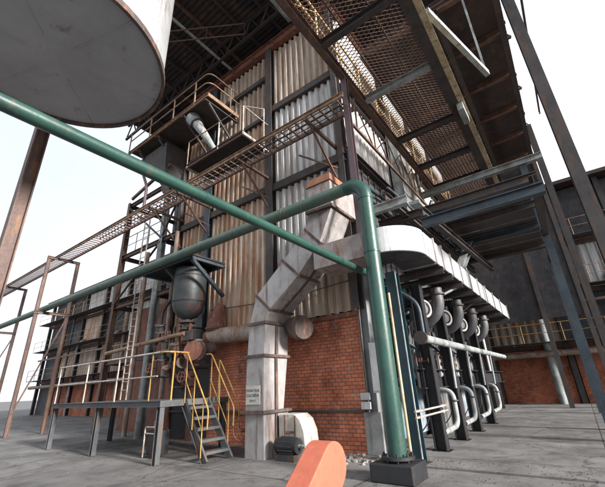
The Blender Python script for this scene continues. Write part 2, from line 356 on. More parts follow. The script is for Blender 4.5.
# ================================================================ BOILER HOUSE
XL, XR, YF, YB, ZT = -13.4, -4.54, 8.9, 24.0, 16.0
bh = thing('boiler_house', 'tall boiler casing with red brick base and weathered corrugated cladding above', 'boiler house', ((XL + XR) / 2, (YF + YB) / 2, 0))
def corr(x0, x1, z0, z1, y, mat, pitch=0.29, depth=0.11, side='front', name='cladding_panel'):
    """trapezoidal sheet; side='front' faces -Y at y, side='side' faces +X at x=y"""
    m = MB(); prof = []; a = x0
    flat = pitch * 0.33; slope = pitch * 0.17
    while a < x1 - 0.01:
        for da, dd in ((0, 0), (flat, 0), (flat + slope, depth), (2 * flat + slope, depth)):
            if a + da <= x1: prof.append((a + da, dd + random.uniform(-0.004, 0.004)))
        a += pitch
    prof.append((x1, 0))
    nz = max(1, int((z1 - z0) / 1.3))
    rows = []
    for i in range(nz + 1):
        z = z0 + (z1 - z0) * i / nz; ln = []
        for k, (u, dd) in enumerate(prof):
            j = random.uniform(-0.006, 0.006)
            w = dd + j
            zz = z + (random.choice((0, 0, 0.0, 0.02)) if i in (0, nz) else 0)
            ln.append((u, y - w, zz) if side == 'front' else (y + w, u, zz))
        rows.append(ln)
    m.loft(rows, closed=False, cap=False)
    return m.build(name, mat, bh)
# brick base: front skin and side skin butt at the corner
o = MB().box(XL, XR, YF, YF + 0.35, 0, 3.42).build('brick_wall', 'brick_front', bh)
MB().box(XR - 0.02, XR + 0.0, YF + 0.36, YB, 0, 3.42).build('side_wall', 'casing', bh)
MB().box(XL + 0.05, XR - 0.08, YF + 0.37, YB, 3.5, ZT - 0.05).build('inner_casing', 'black', bh)
MB().box(XL - 0.02, XR + 0.02, YF - 0.06, YF + 0.2, 3.42, 3.55).build('sill_beam', 'red_rust', bh)
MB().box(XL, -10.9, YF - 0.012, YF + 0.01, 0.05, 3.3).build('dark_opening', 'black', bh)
MB().box(-12.05, -11.65, YF - 0.03, YF + 0.008, 0.0, 3.4).build('door_pillar', 'red_rust', bh)
MB().box(XL, XL + 0.3, YF - 0.10, YF - 0.02, 0.0, 3.4).build('door_pillar', 'red_rust', bh)
# bays
BX = [XL, -11.3, -7.66, XR]
yc = YF - 0.02
bays = [
    (0, [(3.56, 5.9, 'clad_rusty'), (5.95, 8.55, 'clad_rusty'), (8.85, 12.3, 'clad_rusty'), (12.3, 15.9, 'clad_rusty')]),
    (1, [(3.56, 8.55, 'clad_rusty'), (8.85, 12.25, 'clad_rusty'), (12.25, 14.4, 'clad_cream'), (14.65, 15.95, 'clad_cream')]),
    (2, [(3.56, 5.6, 'clad_cream'), (5.6, 8.5, 'clad_white'), (8.82, 12.35, 'clad_white'), (12.65, 15.95, 'clad_cream')]),
]
for b, rows in bays:
    for z0, z1, mt in rows:
        corr(BX[b] + 0.06, BX[b + 1] - 0.02, z0, z1, yc, mt)
# thinner intermediate sheet edges: dark Z-girts
def girt(x0, x1, z, h=0.2, mat='steel_dark', d=0.24):
    m = MB(); m.channel((x0, YF - 0.02 - d / 2, z), (x1, YF - 0.02 - d / 2, z), d, h, 1); m.build('girt', mat, bh)
girt(BX[2], BX[3] + 0.15, 8.66, 0.30); girt(BX[2], BX[3] + 0.15, 12.5, 0.28)
girt(BX[1], BX[2], 8.70, 0.28); girt(BX[1], BX[2], 14.52, 0.22); girt(BX[1], BX[2], 12.3, 0.16); girt(BX[1], BX[2], 10.75, 0.12)
girt(BX[0], BX[1], 8.70, 0.28); girt(BX[0], BX[1], 7.35, 0.18); girt(BX[0], BX[1], 5.93, 0.18, 'steel_blue'); girt(BX[0], BX[1], 12.3, 0.2)
for x, w, mt in ((XL, 0.22, 'steel_dark'), (-11.3, 0.36, 'steel_blue'), (-7.66, 0.34, 'steel_dark'), (XR + 0.06, 0.2, 'steel_dark')):
    m = MB(); zb = 3.56
    m.ibeam((x, YF - 0.02 - 0.16, zb), (x, YF - 0.02 - 0.16, 16.0), w, 0.28, 0.02, up=(0, 1, 0)); m.build('column', mt, bh)
# roof girder at the top, reddish
m = MB(); m.ibeam((XL - 0.1, YF - 0.2, 16.3), (XR + 0.2, YF - 0.2, 16.3), 0.26, 0.5, 0.03); m.build('roof_girder', 'red_rust', bh)
for x in [XL + 0.8 + 1.3 * i for i in range(7)]:
    MB().box(x - 0.012, x + 0.012, YF - 0.33, YF - 0.215, 16.08, 16.52).build('stiffener', 'red_rust', bh)
# right (side) face: bands + cladding
xs = XR + 0.02
for y0, y1 in ((9.2, 12.9), (13.0, 16.6), (16.7, 20.3), (20.4, 23.9)):
    corr(y0, y1, 9.15, 11.65, xs, 'clad_side', side='side')
    corr(y0, y1, 12.05, 15.95, xs, 'clad_side', side='side')
for z, h in ((11.85, 0.34), (9.0, 0.26), (7.4, 0.22)):
    m = MB(); m.channel((XR + 0.14, YF, z), (XR + 0.14, YB, z), 0.24, h, -1); m.build('side_girt', 'steel_dark', bh)
m = MB(); m.ibeam((XR + 0.1, YF + 0.1, 16.3), (XR + 0.1, YB, 16.3), 0.26, 0.5, 0.03); m.build('roof_girder', 'red_rust', bh)
for y in (12.95, 16.65, 20.35, 23.95):
    m = MB(); m.ibeam((XR + 0.16, y, 0), (XR + 0.16, y, 16), 0.26, 0.3, 0.02, up=(1, 0, 0)); m.build('column', 'steel_dark', bh)
# lower side wall: casing ribs, upper dark panel
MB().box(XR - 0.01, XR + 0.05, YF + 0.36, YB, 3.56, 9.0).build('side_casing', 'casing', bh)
m = MB()
for k in range(28): m.box(XR + 0.052, XR + 0.10, YF + 0.6 + k * 0.52, YF + 0.66 + k * 0.52, 1.6, 8.8)
m.build('casing_rib', 'steel_dark', bh)
for k in range(7):
    y0 = 9.6 + k * 2.0
    MB().box(XR + 0.003, XR + 0.06, y0, y0 + 1.55, 0.12, 1.5).build('lower_panel', 'panel_blue', bh, 0.01)
# grey render at corner, conduit, junction boxes
MB().box(XR - 0.16, XR + 0.32, YF - 0.08, YF - 0.005, 0, 0.95).build('corner_plinth', 'plinth', bh, 0.015)
m = MB(); m.ibeam((XR + 0.16, YF - 0.02, 0.955), (XR + 0.16, YF - 0.02, 9.0), 0.24, 0.26, 0.02, up=(1, 0, 0)); m.build('corner_column', 'plinth', bh)
m = MB(); m.bar((XL, YF - 0.05, 0.97), (XR - 0.1, YF - 0.05, 0.97), 0.05, 0.06); m.build('brick_rail', 'steel_dark', bh)
m = MB(); m.tube([(XR - 0.05, YF - 0.03, 0.9), (XR - 0.05, YF - 0.03, 5.2)], 0.018, 8); m.build('conduit', 'rail_rust', bh)
m = MB(); m.tube([(-10.8, YF - 0.20, 4.5), (-8.2, YF - 0.2, 4.35), (-6.2, YF - 0.2, 4.33), (XR, YF - 0.2, 4.42)], 0.015, 6); m.build('cable', 'steel_dark', bh)
for z in (1.02, 1.24):
    MB().box(XR - 0.16, XR + 0.1, YF - 0.17, YF - 0.085, z, z + 0.17).build('junction_box', 'white_sheet', bh, 0.01)

# ================================================================ ROOF SHED
RX0, RX1, RY0, RY1, RZ = -19.6, 1.6, 3.2, 26.0, 18.0
rf = thing('shed_roof', 'dark rusty corrugated roof sheeting high above the boiler', 'roof', (-7, 14, 0))
def slope(x): return RZ + (x - RX0) * 0.03
m = MB(); prof = []; a = RY0; i = 0
while a <= RY1:
    prof.append((a, 0.05 if i % 2 else 0)); a += 0.12; i += 1
rows = []
for x in (RX0, -12, -7, -2, RX1): rows.append([(x, y, slope(x) + dz + 0.3) for y, dz in prof])
m.loft(rows, closed=False, cap=False); m.build('roof_sheet', 'roof', rf)
for k in range(16):
    x = RX0 + 0.3 + k * 1.45; m = MB()
    m.channel((x, RY0, slope(x) + 0.18), (x, RY1, slope(x) + 0.18), 0.08, 0.2, 1); m.build('purlin', 'steel_dark' if k % 3 else 'steel_brown', rf)
for y in (4.0, 8.2, 12.4, 16.6, 20.8, 25.0):
    m = MB(); z0, z1 = slope(RX0), slope(RX1)
    m.bar((RX0, y, z0), (RX1, y, z1), 0.12, 0.14); m.bar((RX0, y, z0 - 1.1), (RX1, y, z1 - 1.1), 0.12, 0.12)
    n = 18
    for k in range(n):
        xa = RX0 + (RX1 - RX0) * k / n; xb = RX0 + (RX1 - RX0) * (k + 1) / n; xm = (xa + xb) / 2
        m.bar((xa, y, slope(xa) - 1.1), (xm, y, slope(xm)), 0.06, 0.06); m.bar((xm, y, slope(xm)), (xb, y, slope(xb) - 1.1), 0.06, 0.06)
    m.build('truss', 'steel_dark', rf)
for x in (RX0 + 0.1, RX1 - 0.1):
    for y in (12.4, 25.0):
        m = MB(); m.ibeam((x, y, 0), (x, y, slope(x) - 1.1), 0.35, 0.35, 0.03, up=(0, 1, 0)); m.build('roof_column', 'steel_dark', rf)
# a pale service pipe and a brown one under the roof
t = tag(MB().pipe([(-10.55, 2.6, 17.2), (-10.55, 9.2, 17.2)], 0.07).build('service_pipe', 'steel_pale'), 'pale pipe running under the dark roof towards the cladding top', 'pipe')
t = tag(MB().pipe([(-6.35, 3.2, 16.9), (-6.35, 8.62, 16.9)], 0.11).build('roof_pipe', 'steel_pale'), 'thick grey pipe ending at the red girder above the front cladding', 'pipe')
m = MB(); m.tube([(-12.4, 4.6, 16.1), (-8.2, 7.6, 16.5)], 0.03, 8); m.tube([(-12.4, 4.6, 16.8), (-8.2, 7.6, 17.2)], 0.03, 8)
for k in range(4):
    u = k / 3; x = -12.4 + 4.2 * u; y = 4.6 + 3 * u; z = 16.1 + .4 * u
    m.tube([(x, y, z), (x, y, z + 0.7)], 0.02, 6)
tag(m.build('roof_railing', 'steel_brown'), 'thin rusty railing in the dark under the roof', 'railing')

# ================================================================ OVERHEAD TANK top left
tk = thing('overhead_tank', 'big round grey tank bottom with white side hanging at top left', 'tank', (-4.7, 0.85, 6))
CX, CY, RT = -4.7, 0.85, 1.385
N = 64
m = MB(); m.tube([(CX, CY, 6.03), (CX, CY, 9.8)], RT, N, caps=False); m.build('shell', 'white_sheet', tk)
m = MB()
rings = []
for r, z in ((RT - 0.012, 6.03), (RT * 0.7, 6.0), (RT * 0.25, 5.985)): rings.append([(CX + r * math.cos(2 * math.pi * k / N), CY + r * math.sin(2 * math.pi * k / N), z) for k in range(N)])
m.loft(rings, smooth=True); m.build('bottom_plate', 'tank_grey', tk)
for k in range(6):
    a = R(60 * k + 17); m = MB(); m.bar((CX + 0.35 * math.cos(a), CY + 0.35 * math.sin(a), 5.98), (CX + 1.34 * math.cos(a), CY + 1.34 * math.sin(a), 6.018), 0.018, 0.012); m.build('weld_seam', 'tank_grey', tk)
m = MB(); m.tube([(CX, CY, 5.97), (CX, CY, 6.06)], RT + 0.03, N); m.v = m.v; 
m2 = MB()
sec = [(RT - 0.01, 5.97), (RT + 0.035, 5.97), (RT + 0.035, 6.07), (RT + 0.002, 6.07)]
m2.loft([[(CX + r * math.cos(2 * math.pi * k / N), CY + r * math.sin(2 * math.pi * k / N), z) for r, z in sec] for k in range(N + 1)], cap=False)
m2.build('rim', 'flange', tk)
m = MB(); m.tube([(CX, CY, 9.8), (CX, CY, 10.4), (CX, CY, 10.5)], [RT, 0.5, 0.3], 48); m.build('top_cone', 'white_sheet', tk)
for sx, sy in ((-2.0, -0.9), (-2.0, 0.5)):
    m = MB(); m.ibeam((CX + sx, CY + sy, 0), (CX + sx, CY + sy, 8.0), 0.2, 0.2, 0.02, up=(0, 1, 0)); m.build('support_column', 'steel_brown', tk)
    m = MB(); m.ibeam((CX + sx, CY + sy, 8.1), (CX - 0.9, CY + sy, 8.1), 0.16, 0.2); m.build('bracket', 'steel_brown', tk)

# ================================================================ GREEN PIPES
gp = thing('green_main_pipe', 'thick green pipe rising beside the brick corner and bending left across the cladding', 'pipe', (-3.06, 6.9, 0.3))
PX, PY, PZ = -3.06, 6.9, 6.2
m = MB(); m.tube([(PX, PY, 0.34), (PX, PY, 5.72)], 0.175, 28); m.build('riser', 'green', gp)
m = MB(); pp = [(PX, PY, 5.72), (PX, PY, 5.8), (PX, PY, PZ), (PX - 0.45, PY, PZ), (PX - 0.5, PY, PZ)]
arc = [(PX, PY, 5.72)] + [(PX - 0.42 + 0.42 * math.cos(a), PY, PZ - 0.42 + 0.42 * math.sin(a)) for a in [R(9 * k) for k in range(11)]] + [(PX - 0.5, PY, PZ)]
m.tube(arc, 0.178, 28); m.build('elbow', 'green', gp)
m = MB(); m.tube([(PX - 0.5, PY, PZ), (-46.0, PY, PZ)], 0.16, 24); m.build('cross_run', 'green_dusty', gp)
for x in (-5.6, -9.2, -12.8, -16.4, -20.0):
    m = MB(); m.disc((x, PY, PZ), (1, 0, 0), 0.168, 0.025, 24); m.build('weld_collar', 'green_dusty', gp)
for z, in ((5.72,), (4.35,)):
    m = MB(); m.disc((PX, PY, z), (0, 0, 1), 0.187, 0.03, 28); m.build('weld_collar', 'green', gp)
m = MB(); m.disc((PX, PY, 0.36), (0, 0, 1), 0.30, 0.05, 28)
for k in range(8):
    a = R(45 * k + 20); m.tube([(PX + 0.25 * math.cos(a), PY + 0.25 * math.sin(a), 0.30), (PX + 0.25 * math.cos(a), PY + 0.25 * math.sin(a), 0.44)], 0.02, 6)
m.build('base_flange', 'black', gp)
pl = tag(MB().box(PX - 0.42, PX + 0.38, PY - 0.36, PY + 0.36, 0, 0.29).build('pipe_plinth', 'black', None, 0.02), 'dark block under the foot of the green riser', 'plinth')
br = thing('green_branch_pipe', 'thinner green pipe slanting down from upper left, crossing in front of the thicker one', 'pipe', (-3.5, 4, 4.1))
m = MB(); m.pipe([(-3.5, -1.5, 4.06), (-3.5, 10.3, 4.08), (-3.5, 10.4, 2.9)], 0.078, 0.3, 20); m.build('run', 'green', br)
for y in (2.6, 6.2):
    m = MB(); m.disc((-3.5, y, 4.07), (0, 1, 0), 0.084, 0.03, 20); m.build('weld_collar', 'green', br)

# ================================================================ EXHAUST DUCT
dy0, dy1 = 7.3, 8.3
ed = thing('exhaust_duct', 'rectangular galvanised duct rising, slanting right and up against the cladding', 'duct', (-7.05, 7.8, 0))
def sec(xa, xb, z0, z1=None, ya=dy0, yb=dy1):
    z1 = z0 if z1 is None else z1
    return [(xa, ya, z0), (xb, ya, z1), (xb, yb, z1), (xa, yb, z0)]
m = MB(); m.loft([sec(-7.40, -6.74, 0), sec(-7.40, -6.74, 1.03)]); m.build('base_section', 'galv', ed, 0.008)
m = MB(); m.loft([sec(-7.40, -6.74, 1.09, yb=8.1), sec(-7.38, -6.73, 2.42)]); m.build('lower_section', 'galv', ed, 0.008)
m = MB(); m.loft([sec(-7.36, -6.72, 2.48), sec(-7.29, -6.68, 3.30)]); m.build('middle_section', 'galv', ed, 0.008)
m = MB(); m.loft([sec(-7.29, -6.66, 3.36), sec(-7.02, -6.52, 4.13, 3.66)]); m.build('lower_bend', 'galv_rusty', ed, 0.008)
m = MB(); m.loft([sec(-7.01, -6.51, 4.15, 3.68), sec(-6.0, -5.47, 4.96, 4.43)]); m.build('slanted_section', 'galv', ed, 0.008)
m = MB(); m.loft([sec(-5.98, -5.45, 4.98, 4.45), sec(-5.16, -4.72, 5.68, 5.17)]); m.build('slanted_section', 'galv', ed, 0.008)
m = MB(); m.loft([sec(-5.15, -4.70, 5.70, 5.19), sec(-5.02, -4.26, 6.12, 6.08)]); m.build('upper_bend', 'galv', ed, 0.008)
m = MB(); m.loft([sec(-5.0, -4.24, 6.2), sec(-5.0, -4.24, 6.96)]); m.build('upper_section', 'galv_rusty', ed, 0.008)
m = MB(); m.loft([sec(-5.04, -4.20, 6.97, ya=7.26), sec(-4.98, -4.22, 7.2, ya=7.29)]); m.build('rusty_cap', 'rust_plate', ed, 0.008)
m = MB(); m.box(-4.98, -4.26, 8.302, 8.9, 6.25, 7.1); m.build('rear_connection', 'galv', ed)
def fl(xa, xb, za, zb, ya=dy0 - 0.06, yb=dy1 + 0.05, t=0.075, mat='flange', e=0.055):
    d = Vector((xb - xa, 0, zb - za)).normalized(); nrm = Vector((-d.z, 0, d.x))
    a = Vector((xa, 0, za)) - d * e; b = Vector((xb, 0, zb)) + d * e
    pts = [a - nrm * t / 2, b - nrm * t / 2, b + nrm * t / 2, a + nrm * t / 2]
    m = MB(); m.prism([(p.x, p.z) for p in pts], ya, yb, 'y'); m.build('flange', mat, ed)
fl(-7.40, -6.74, 1.06, 1.06, e=0.09, ya=dy0 - 0.1); fl(-7.37, -6.72, 2.45, 2.45); fl(-7.29, -6.67, 3.33, 3.33)
fl(-7.015, -6.515, 4.14, 3.67, e=0.03, ya=dy0 - 0.03); fl(-5.99, -5.46, 4.97, 4.44, e=0.04, ya=dy0 - 0.04); fl(-5.155, -4.71, 5.69, 5.18, e=0.03, ya=dy0 - 0.03)
fl(-5.0, -4.25, 6.16, 6.14, e=0.07, ya=dy0 - 0.08)
# angle iron seams on the side face and door strip
m = MB(); m.box(-6.738, -6.69, 7.72, 7.81, 0.02, 1.0); m.box(-6.728, -6.68, 7.72, 7.81, 1.1, 2.40); m.box(-6.70, -6.65, 7.72, 7.81, 2.5, 3.28)
m.build('seam_angle', 'flange', ed)
m = MB(); m.bar((-6.49, 7.80, 3.66), (-5.47, 7.80, 4.40), 0.05, 0.04); m.bar((-5.43, 7.8, 4.44), (-4.71, 7.8, 5.14), 0.05, 0.04); m.build('seam_angle', 'flange', ed)
sg = MB().box(-7.36, -6.85, 7.272, 7.29, 1.24, 1.70).build('sign_plate', 'sign_face', ed)
def text(s, x, z, size, y, parent, name='lettering'):
    c = bpy.data.curves.new(name, 'FONT'); c.body = s; c.size = size; c.extrude = 0.002; c.align_x = 'CENTER'; c.offset = 0.002
    o = bpy.data.objects.new(name, c); COL.objects.link(o); c.materials.append(M['ink'])
    dg = bpy.context.evaluated_depsgraph_get(); me = bpy.data.meshes.new_from_object(o.evaluated_get(dg)); bpy.data.objects.remove(o)
    o = bpy.data.objects.new(name, me); COL.objects.link(o)
    me.transform(Matrix.Rotation(R(90), 4, 'X'))
    par = parent; off = Vector()
    q = par
    while q is not None: off += q.location; q = q.parent
    o.parent = par; me.transform(Matrix.Translation(Vector((x, y, z)) - off))
    return o
text('EXTRACTOR', -7.105, 1.555, 0.082, 7.268, sg); text('CALDERA', -7.105, 1.43, 0.105, 7.268, sg); text('No 4', -7.105, 1.31, 0.095, 7.268, sg)

# ================================================================ WHITE SIDE DUCT (elbow, runs back along the right face)
sd = thing('white_side_duct', 'white rectangular duct curving round the corner and running back along the right face', 'duct', (-3, 10, 4.45))
za, zb_ = 4.45, 5.08
m = MB(); m.loft([[(x, 7.26, za), (x, 7.26, zb_), (x, 8.16, zb_), (x, 8.16, za)] for x in (-4.9, -3.42)]); m.build('grey_box_section', 'galv_rusty', sd, 0.008)
fm = MB(); fm.box(-3.42, -3.36, 7.20, 8.2, za - 0.05, zb_ + 0.05); fm.build('flange', 'flange', sd)
ex, ey, Ro = -3.2, 8.2, 0.95
path = [((-3.36, 7.25), (-3.36, 8.15))]
for k in range(15):
    a = R(-90 + 90 * k / 14); path.append(((ex + Ro * math.cos(a), ey + Ro * math.sin(a)), (ex + 0.05 * math.cos(a), ey + 0.05 * math.sin(a))))
m = MB(); m.loft([[(o_[0], o_[1], za), (o_[0], o_[1], zb_), (i_[0], i_[1], zb_), (i_[0], i_[1], za)] for o_, i_ in path])
for k in range(len(m.sm)): m.sm[k] = False
m.build('elbow', 'white_sheet', sd)
m = MB(); m.loft([[(o_[0], o_[1], za - 0.025), (o_[0], o_[1], za - 0.003), (i_[0], i_[1], za - 0.003), (i_[0], i_[1], za - 0.025)] for o_, i_ in path]); m.build('underside_shade_sheet', 'casing', sd)  # added dark sheet: shade below the white elbow, put in as colour
ys = [8.26, 9.0, 9.7, 10.6, 11.7, 12.9, 14.2, 15.6, 17.2, 19.0, 21.0]
for a, b in zip(ys, ys[1:]):
    z0, z1 = za, zb_
    m = MB(); m.box(-3.15, -2.25, a + 0.01, b - 0.03, z0, z1); m.build('section', 'white_sheet', sd, 0.01)
    m = MB(); m.box(-3.14, -2.26, a + 0.02, b - 0.05, z0 - 0.025, z0 - 0.003); m.build('underside_shade_sheet', 'casing', sd)  # same added dark sheet, painted shade under each straight section
    m = MB(); m.box(-3.19, -2.21, b - 0.045, b + 0.015, z0 - 0.05, z1 + 0.04); m.build('flange', 'galv', sd)
# supports from the wall under the duct
k = 0
for y in (9.35, 10.2, 11.3, 12.6, 13.9, 15.8, 18.0, 20.2):
    m = MB(); m.ibeam((XR + 0.06, y, 4.32), (-2.2, y, 4.32), 0.14, 0.18, 0.015); m.build('support_beam', 'steel_dark', sd)
m = MB(); m.tube([(XR + 0.1, 10.0, 3.2), (-2.4, 11.35, 4.25)], 0.04, 8); m.build('support_brace', 'steel_pale', sd)
m = MB(); m.tube([(XR + 0.1, 13.9, 3.0), (-2.4, 13.9, 4.25)], 0.04, 8); m.build('support_brace', 'steel_dark', sd)

# ================================================================ ROUND PIPE AND FITTINGS ON THE FRONT
rp = thing('round_flue', 'rust stained round pipe running level behind the big duct', 'pipe', (-8, 8.35, 3.4))
m = MB(); m.tube([(-10.35, 8.35, 3.42), (-6.6, 8.42, 3.30)], 0.27, 28); m.build('pipe_run', 'rust_pipe', rp)
m = MB(); m.tube([(-10.5, 8.35, 3.30), (-10.35, 8.35, 3.35), (-10.22, 8.35, 3.42)], [0.2, 0.3, 0.3], 24); m.build('end_cap', 'red_rust', rp)
m = MB(); m.tube([(-6.55, 8.35, 3.28), (-6.15, 8.2, 3.2), (-5.92, 8.1, 3.15)], [0.28, 0.36, 0.3], 24); m.build('end_bell', 'flange', rp)
m = MB(); m.tube([(-10.05, 8.4, 3.6), (-10.05, 8.4, 4.0), (-9.95, 8.5, 4.55)], [0.36, 0.32, 0.16], 20); m.build('cone', 'red_rust', rp)
m = MB(); m.disc((-10.05, 8.4, 3.68), (0, 0, 1), 0.4, 0.06, 24); m.build('cone_flange', 'flange', rp)

vl = thing('flanged_valve', 'red rusty flanged valve under the dark vessel', 'valve', (-10.25, 7.8, 2.9))
m = MB(); m.tube([(-10.3, 7.7, 2.55), (-10.22, 7.55, 2.55), (-10.1, 7.4, 2.9), (-10.1, 7.4, 2.95)], 0.16, 16); 
m = MB(); m.disc((-10.22, 7.6, 2.9), (0.45, -1, 0.1), 0.33, 0.09, 24); m.build('face_flange', 'red_rust', vl)
m = MB(); m.disc((-10.17, 7.75, 2.9), (0.45, -1, 0.1), 0.33, 0.07, 24)
m.tube([(-10.2, 7.7, 2.9), (-10.0, 8.3, 3.0)], 0.2, 16); m.build('valve_body', 'flange', vl)
m = MB()
for k in range(10):
    m = MB(); a = R(36 * k); m.tube([(-10.24 + 0.27 * math.cos(a), 7.56 + 0.12 * math.cos(a), 2.9 + 0.27 * math.sin(a)), (-10.2 + 0.27 * math.cos(a), 7.80 + 0.12 * math.cos(a), 2.9 + 0.27 * math.sin(a))], 0.02, 6)
    m.build('bolt', 'steel_dark', vl)

# dark vessel hung under its bracket
ve = thing('dark_vessel', 'dark round vessel with red rust patches hanging on the left of the facade', 'vessel', (-11.1, 7.95, 4.2))
m = MB(); m.tube([(-11.1, 7.9, 4.1), (-11.1, 7.9, 4.2), (-11.1, 7.9, 4.4), (-11.1, 7.9, 4.7), (-11.1, 7.9, 5.8), (-11.1, 7.9, 6.0)], [0.15, 0.36, 0.52, 0.6, 0.6, 0.58], 36); m.build('vessel_body', 'vessel', ve)
for z in (4.72, 5.7):
    m = MB(); m.disc((-11.1, 7.9, z), (0, 0, 1), 0.62, 0.05, 36); m.build('band', 'black', ve)
m = MB(); m.pipe([(-11.1, 7.9, 4.15), (-11.1, 7.9, 3.5), (-10.6, 7.9, 3.1)], 0.13, 0.25); m.build('outlet', 'steel_dark', ve)
m = MB(); m.disc((-11.1, 7.9, 4.0), (0, 0, 1), 0.3, 0.07, 20); m.disc((-11.1, 7.9, 3.75), (0, 0, 1), 0.24, 0.06, 20); m.build('outlet_flange', 'flange', ve)
vp = thing('vessel_bracket', 'dark blue steel bracket platform above the dark vessel', 'bracket', (-11.4, 8, 6.1))
m = MB(); m.box(-13.6, -10.0, 7.0, 8.62, 6.16, 6.22); m.build('deck', 'black', vp)
for y in (7.02, 8.55):
    m = MB(); m.channel((-13.6, y, 6.08), (-9.9, y, 6.08), 0.07, 0.16); m.build('edge_beam', 'steel_blue', vp)
for x in (-13.0, -11.5, -10.0):
    m = MB(); m.bar((x, 7.05, 6.05), (x, 8.55, 6.05), 0.1, 0.1); m.build('cross_beam', 'steel_blue', vp)
for x in (-10.0, -11.55):
    m = MB(); m.bar((x, 7.1, 6.0), (x, 8.6, 4.9), 0.12, 0.12); m.build('knee_brace', 'steel_blue', vp)

# small pipework manifold on the left
mf = thing('pipe_manifold', 'cluster of small rusty pipes, flanges and valves left of the flue end', 'pipework', (-11.4, 8, 2.9))
m = MB(); m.pipe([(-16.5, 7.7, 3.35), (-11.6, 7.7, 3.55), (-10.9, 7.7, 3.55)], 0.075, 0.3); m.build('header', 'rail_rust', mf)
m = MB(); m.pipe([(-12.6, 7.8, 3.5), (-12.6, 7.8, 4.6), (-12.9, 8.3, 5.2)], 0.05, 0.2); m.build('branch', 'steel_dark', mf)
for x, z, r_, mt in ((-12.3, 3.9, 0.22, 'steel_blue'), (-12.0, 2.9, 0.2, 'steel_blue'), (-11.3, 3.1, 0.17, 'steel_dark'), (-10.9, 2.55, 0.2, 'red_rust'), (-11.6, 2.35, 0.16, 'flange')):
    m = MB(); ax = random.choice(((0.2, -0.3, 1), (1, -0.2, 0.1), (0.4, -0.5, 0.9))); av = Vector(ax).normalized(); m.disc((x, 7.6, z), ax, r_ * 0.6, 0.3, 18); m.build('flanged_joint', mt, mf)
    for q in (-0.13, 0.13):
        m = MB(); m.disc(Vector((x, 7.6, z)) + av * q, ax, r_ * 0.95, 0.04, 18); m.build('joint_flange', 'flange', mf)
for x in (-11.7, -11.35, -10.75):
    m = MB(); m.pipe([(x, 7.8, 3.9), (x, 7.75, 2.2), (x + 0.15, 8.3, 1.7)], 0.055, 0.2); m.build('drop_pipe', 'red_rust' if x > -11.5 else 'steel_dark', mf)
m = MB(); m.box(-11.0, -10.5, 7.7, 8.3, 3.3, 3.65); m.build('actuator_box', 'steel_dark', mf, 0.02)
for k in range(12):
    x = random.uniform(-13.2, -10.6); z = random.uniform(1.9, 3.9); x2 = x + random.uniform(-0.9, 0.9); z2 = z + random.uniform(-1.0, 1.0)
    m = MB(); m.pipe([(x, 8.6, z), (x, 7.9, z), (x, 7.9, z2), (x2, 7.9, z2), (x2, 8.6, z2)], random.choice((0.025, 0.035, 0.05)), 0.1, 8); m.build('small_pipe', random.choice(('steel_dark', 'red_rust', 'flange', 'steel_pale', 'rust_pipe')), mf)
for x, z in ((-12.7, 2.5), (-11.9, 3.6), (-10.7, 2.1)):
    m = MB(); c = Vector((x, 7.55, z)); pts = [c + Vector((0.16 * math.cos(R(20 * k)), 0.03 * math.cos(R(20 * k)), 0.16 * math.sin(R(20 * k)))) for k in range(19)]
    m.tube(pts, 0.013, 6, caps=False); m.tube([pts[0], pts[9]], 0.01, 5); m.tube([pts[4], pts[13]], 0.01, 5); m.tube([c, c + Vector((0, 0.35, 0))], 0.015, 6); m.build('hand_wheel', 'red_rust', mf)

# ================================================================ CATWALKS
def rail(m, p, q, h, r=0.022, n=3, mid=1, posts=True):
    p = Vector(p); q = Vector(q); up = Vector((0, 0, 1))
    m.tube([p + up * h, q + up * h], r, 8)
    for k in range(mid): m.tube([p + up * h * (k + 1) / (mid + 1), q + up * h * (k + 1) / (mid + 1)], r * 0.8, 8)
    if posts:
        for i in range(n + 1):
            c = p + (q - p) * i / n; m.tube([c, c + up * h], r, 8)
# C1 long catwalk across the front
c1 = thing('front_catwalk', 'long narrow ladder-like catwalk crossing the whole cladding front', 'catwalk', (-9, 7.2, 9.2))
for y, s_ in ((6.92, -1), (7.62, 1)):
    m = MB(); m.channel((-46, y, 9.25), (-3.35, y, 9.25), 0.06, 0.16, s_); m.build('stringer', 'rail_rust' if s_ < 0 else 'steel_brown', c1)
x = -18.3
fm = MB()
for k in range(90): fm.bar((-18.6 - 0.3 * k, 6.93, 9.22), (-18.6 - 0.3 * k, 7.6, 9.22), 0.035, 0.05)
fm.build('far_grating', 'steel_brown', c1)
while x < -3.5:
    MB().bar((x, 6.93, 9.22), (x, 7.6, 9.22), 0.035, 0.05).build('rung', 'steel_brown', c1); x += 0.3
m = MB(); m.bar((-18.3, 7.27, 9.265), (-3.5, 7.27, 9.265), 0.05, 0.03); m.bar((-18.3, 7.1, 9.265), (-3.5, 7.1, 9.265), 0.015, 0.03); m.bar((-18.3, 7.45, 9.265), (-3.5, 7.45, 9.265), 0.015, 0.03); m.build('walk_bars', 'steel_dark', c1)
for x in (-13.2, -11.2, -7.7, -4.7):
    m = MB(); m.bar((x, 6.9, 9.12), (x, 8.75, 9.12), 0.09, 0.1); m.bar((x, 7.2, 9.08), (x, 8.7, 7.75), 0.06, 0.06); m.build('wall_bracket', 'steel_brown', c1)
    if x > -13:
        m = MB(); m.bar((x + 0.1, 8.62, 8.2), (x - 1.2, 8.2, 9.1), 0.05, 0.05); m.build('side_brace', 'steel_brown', c1)
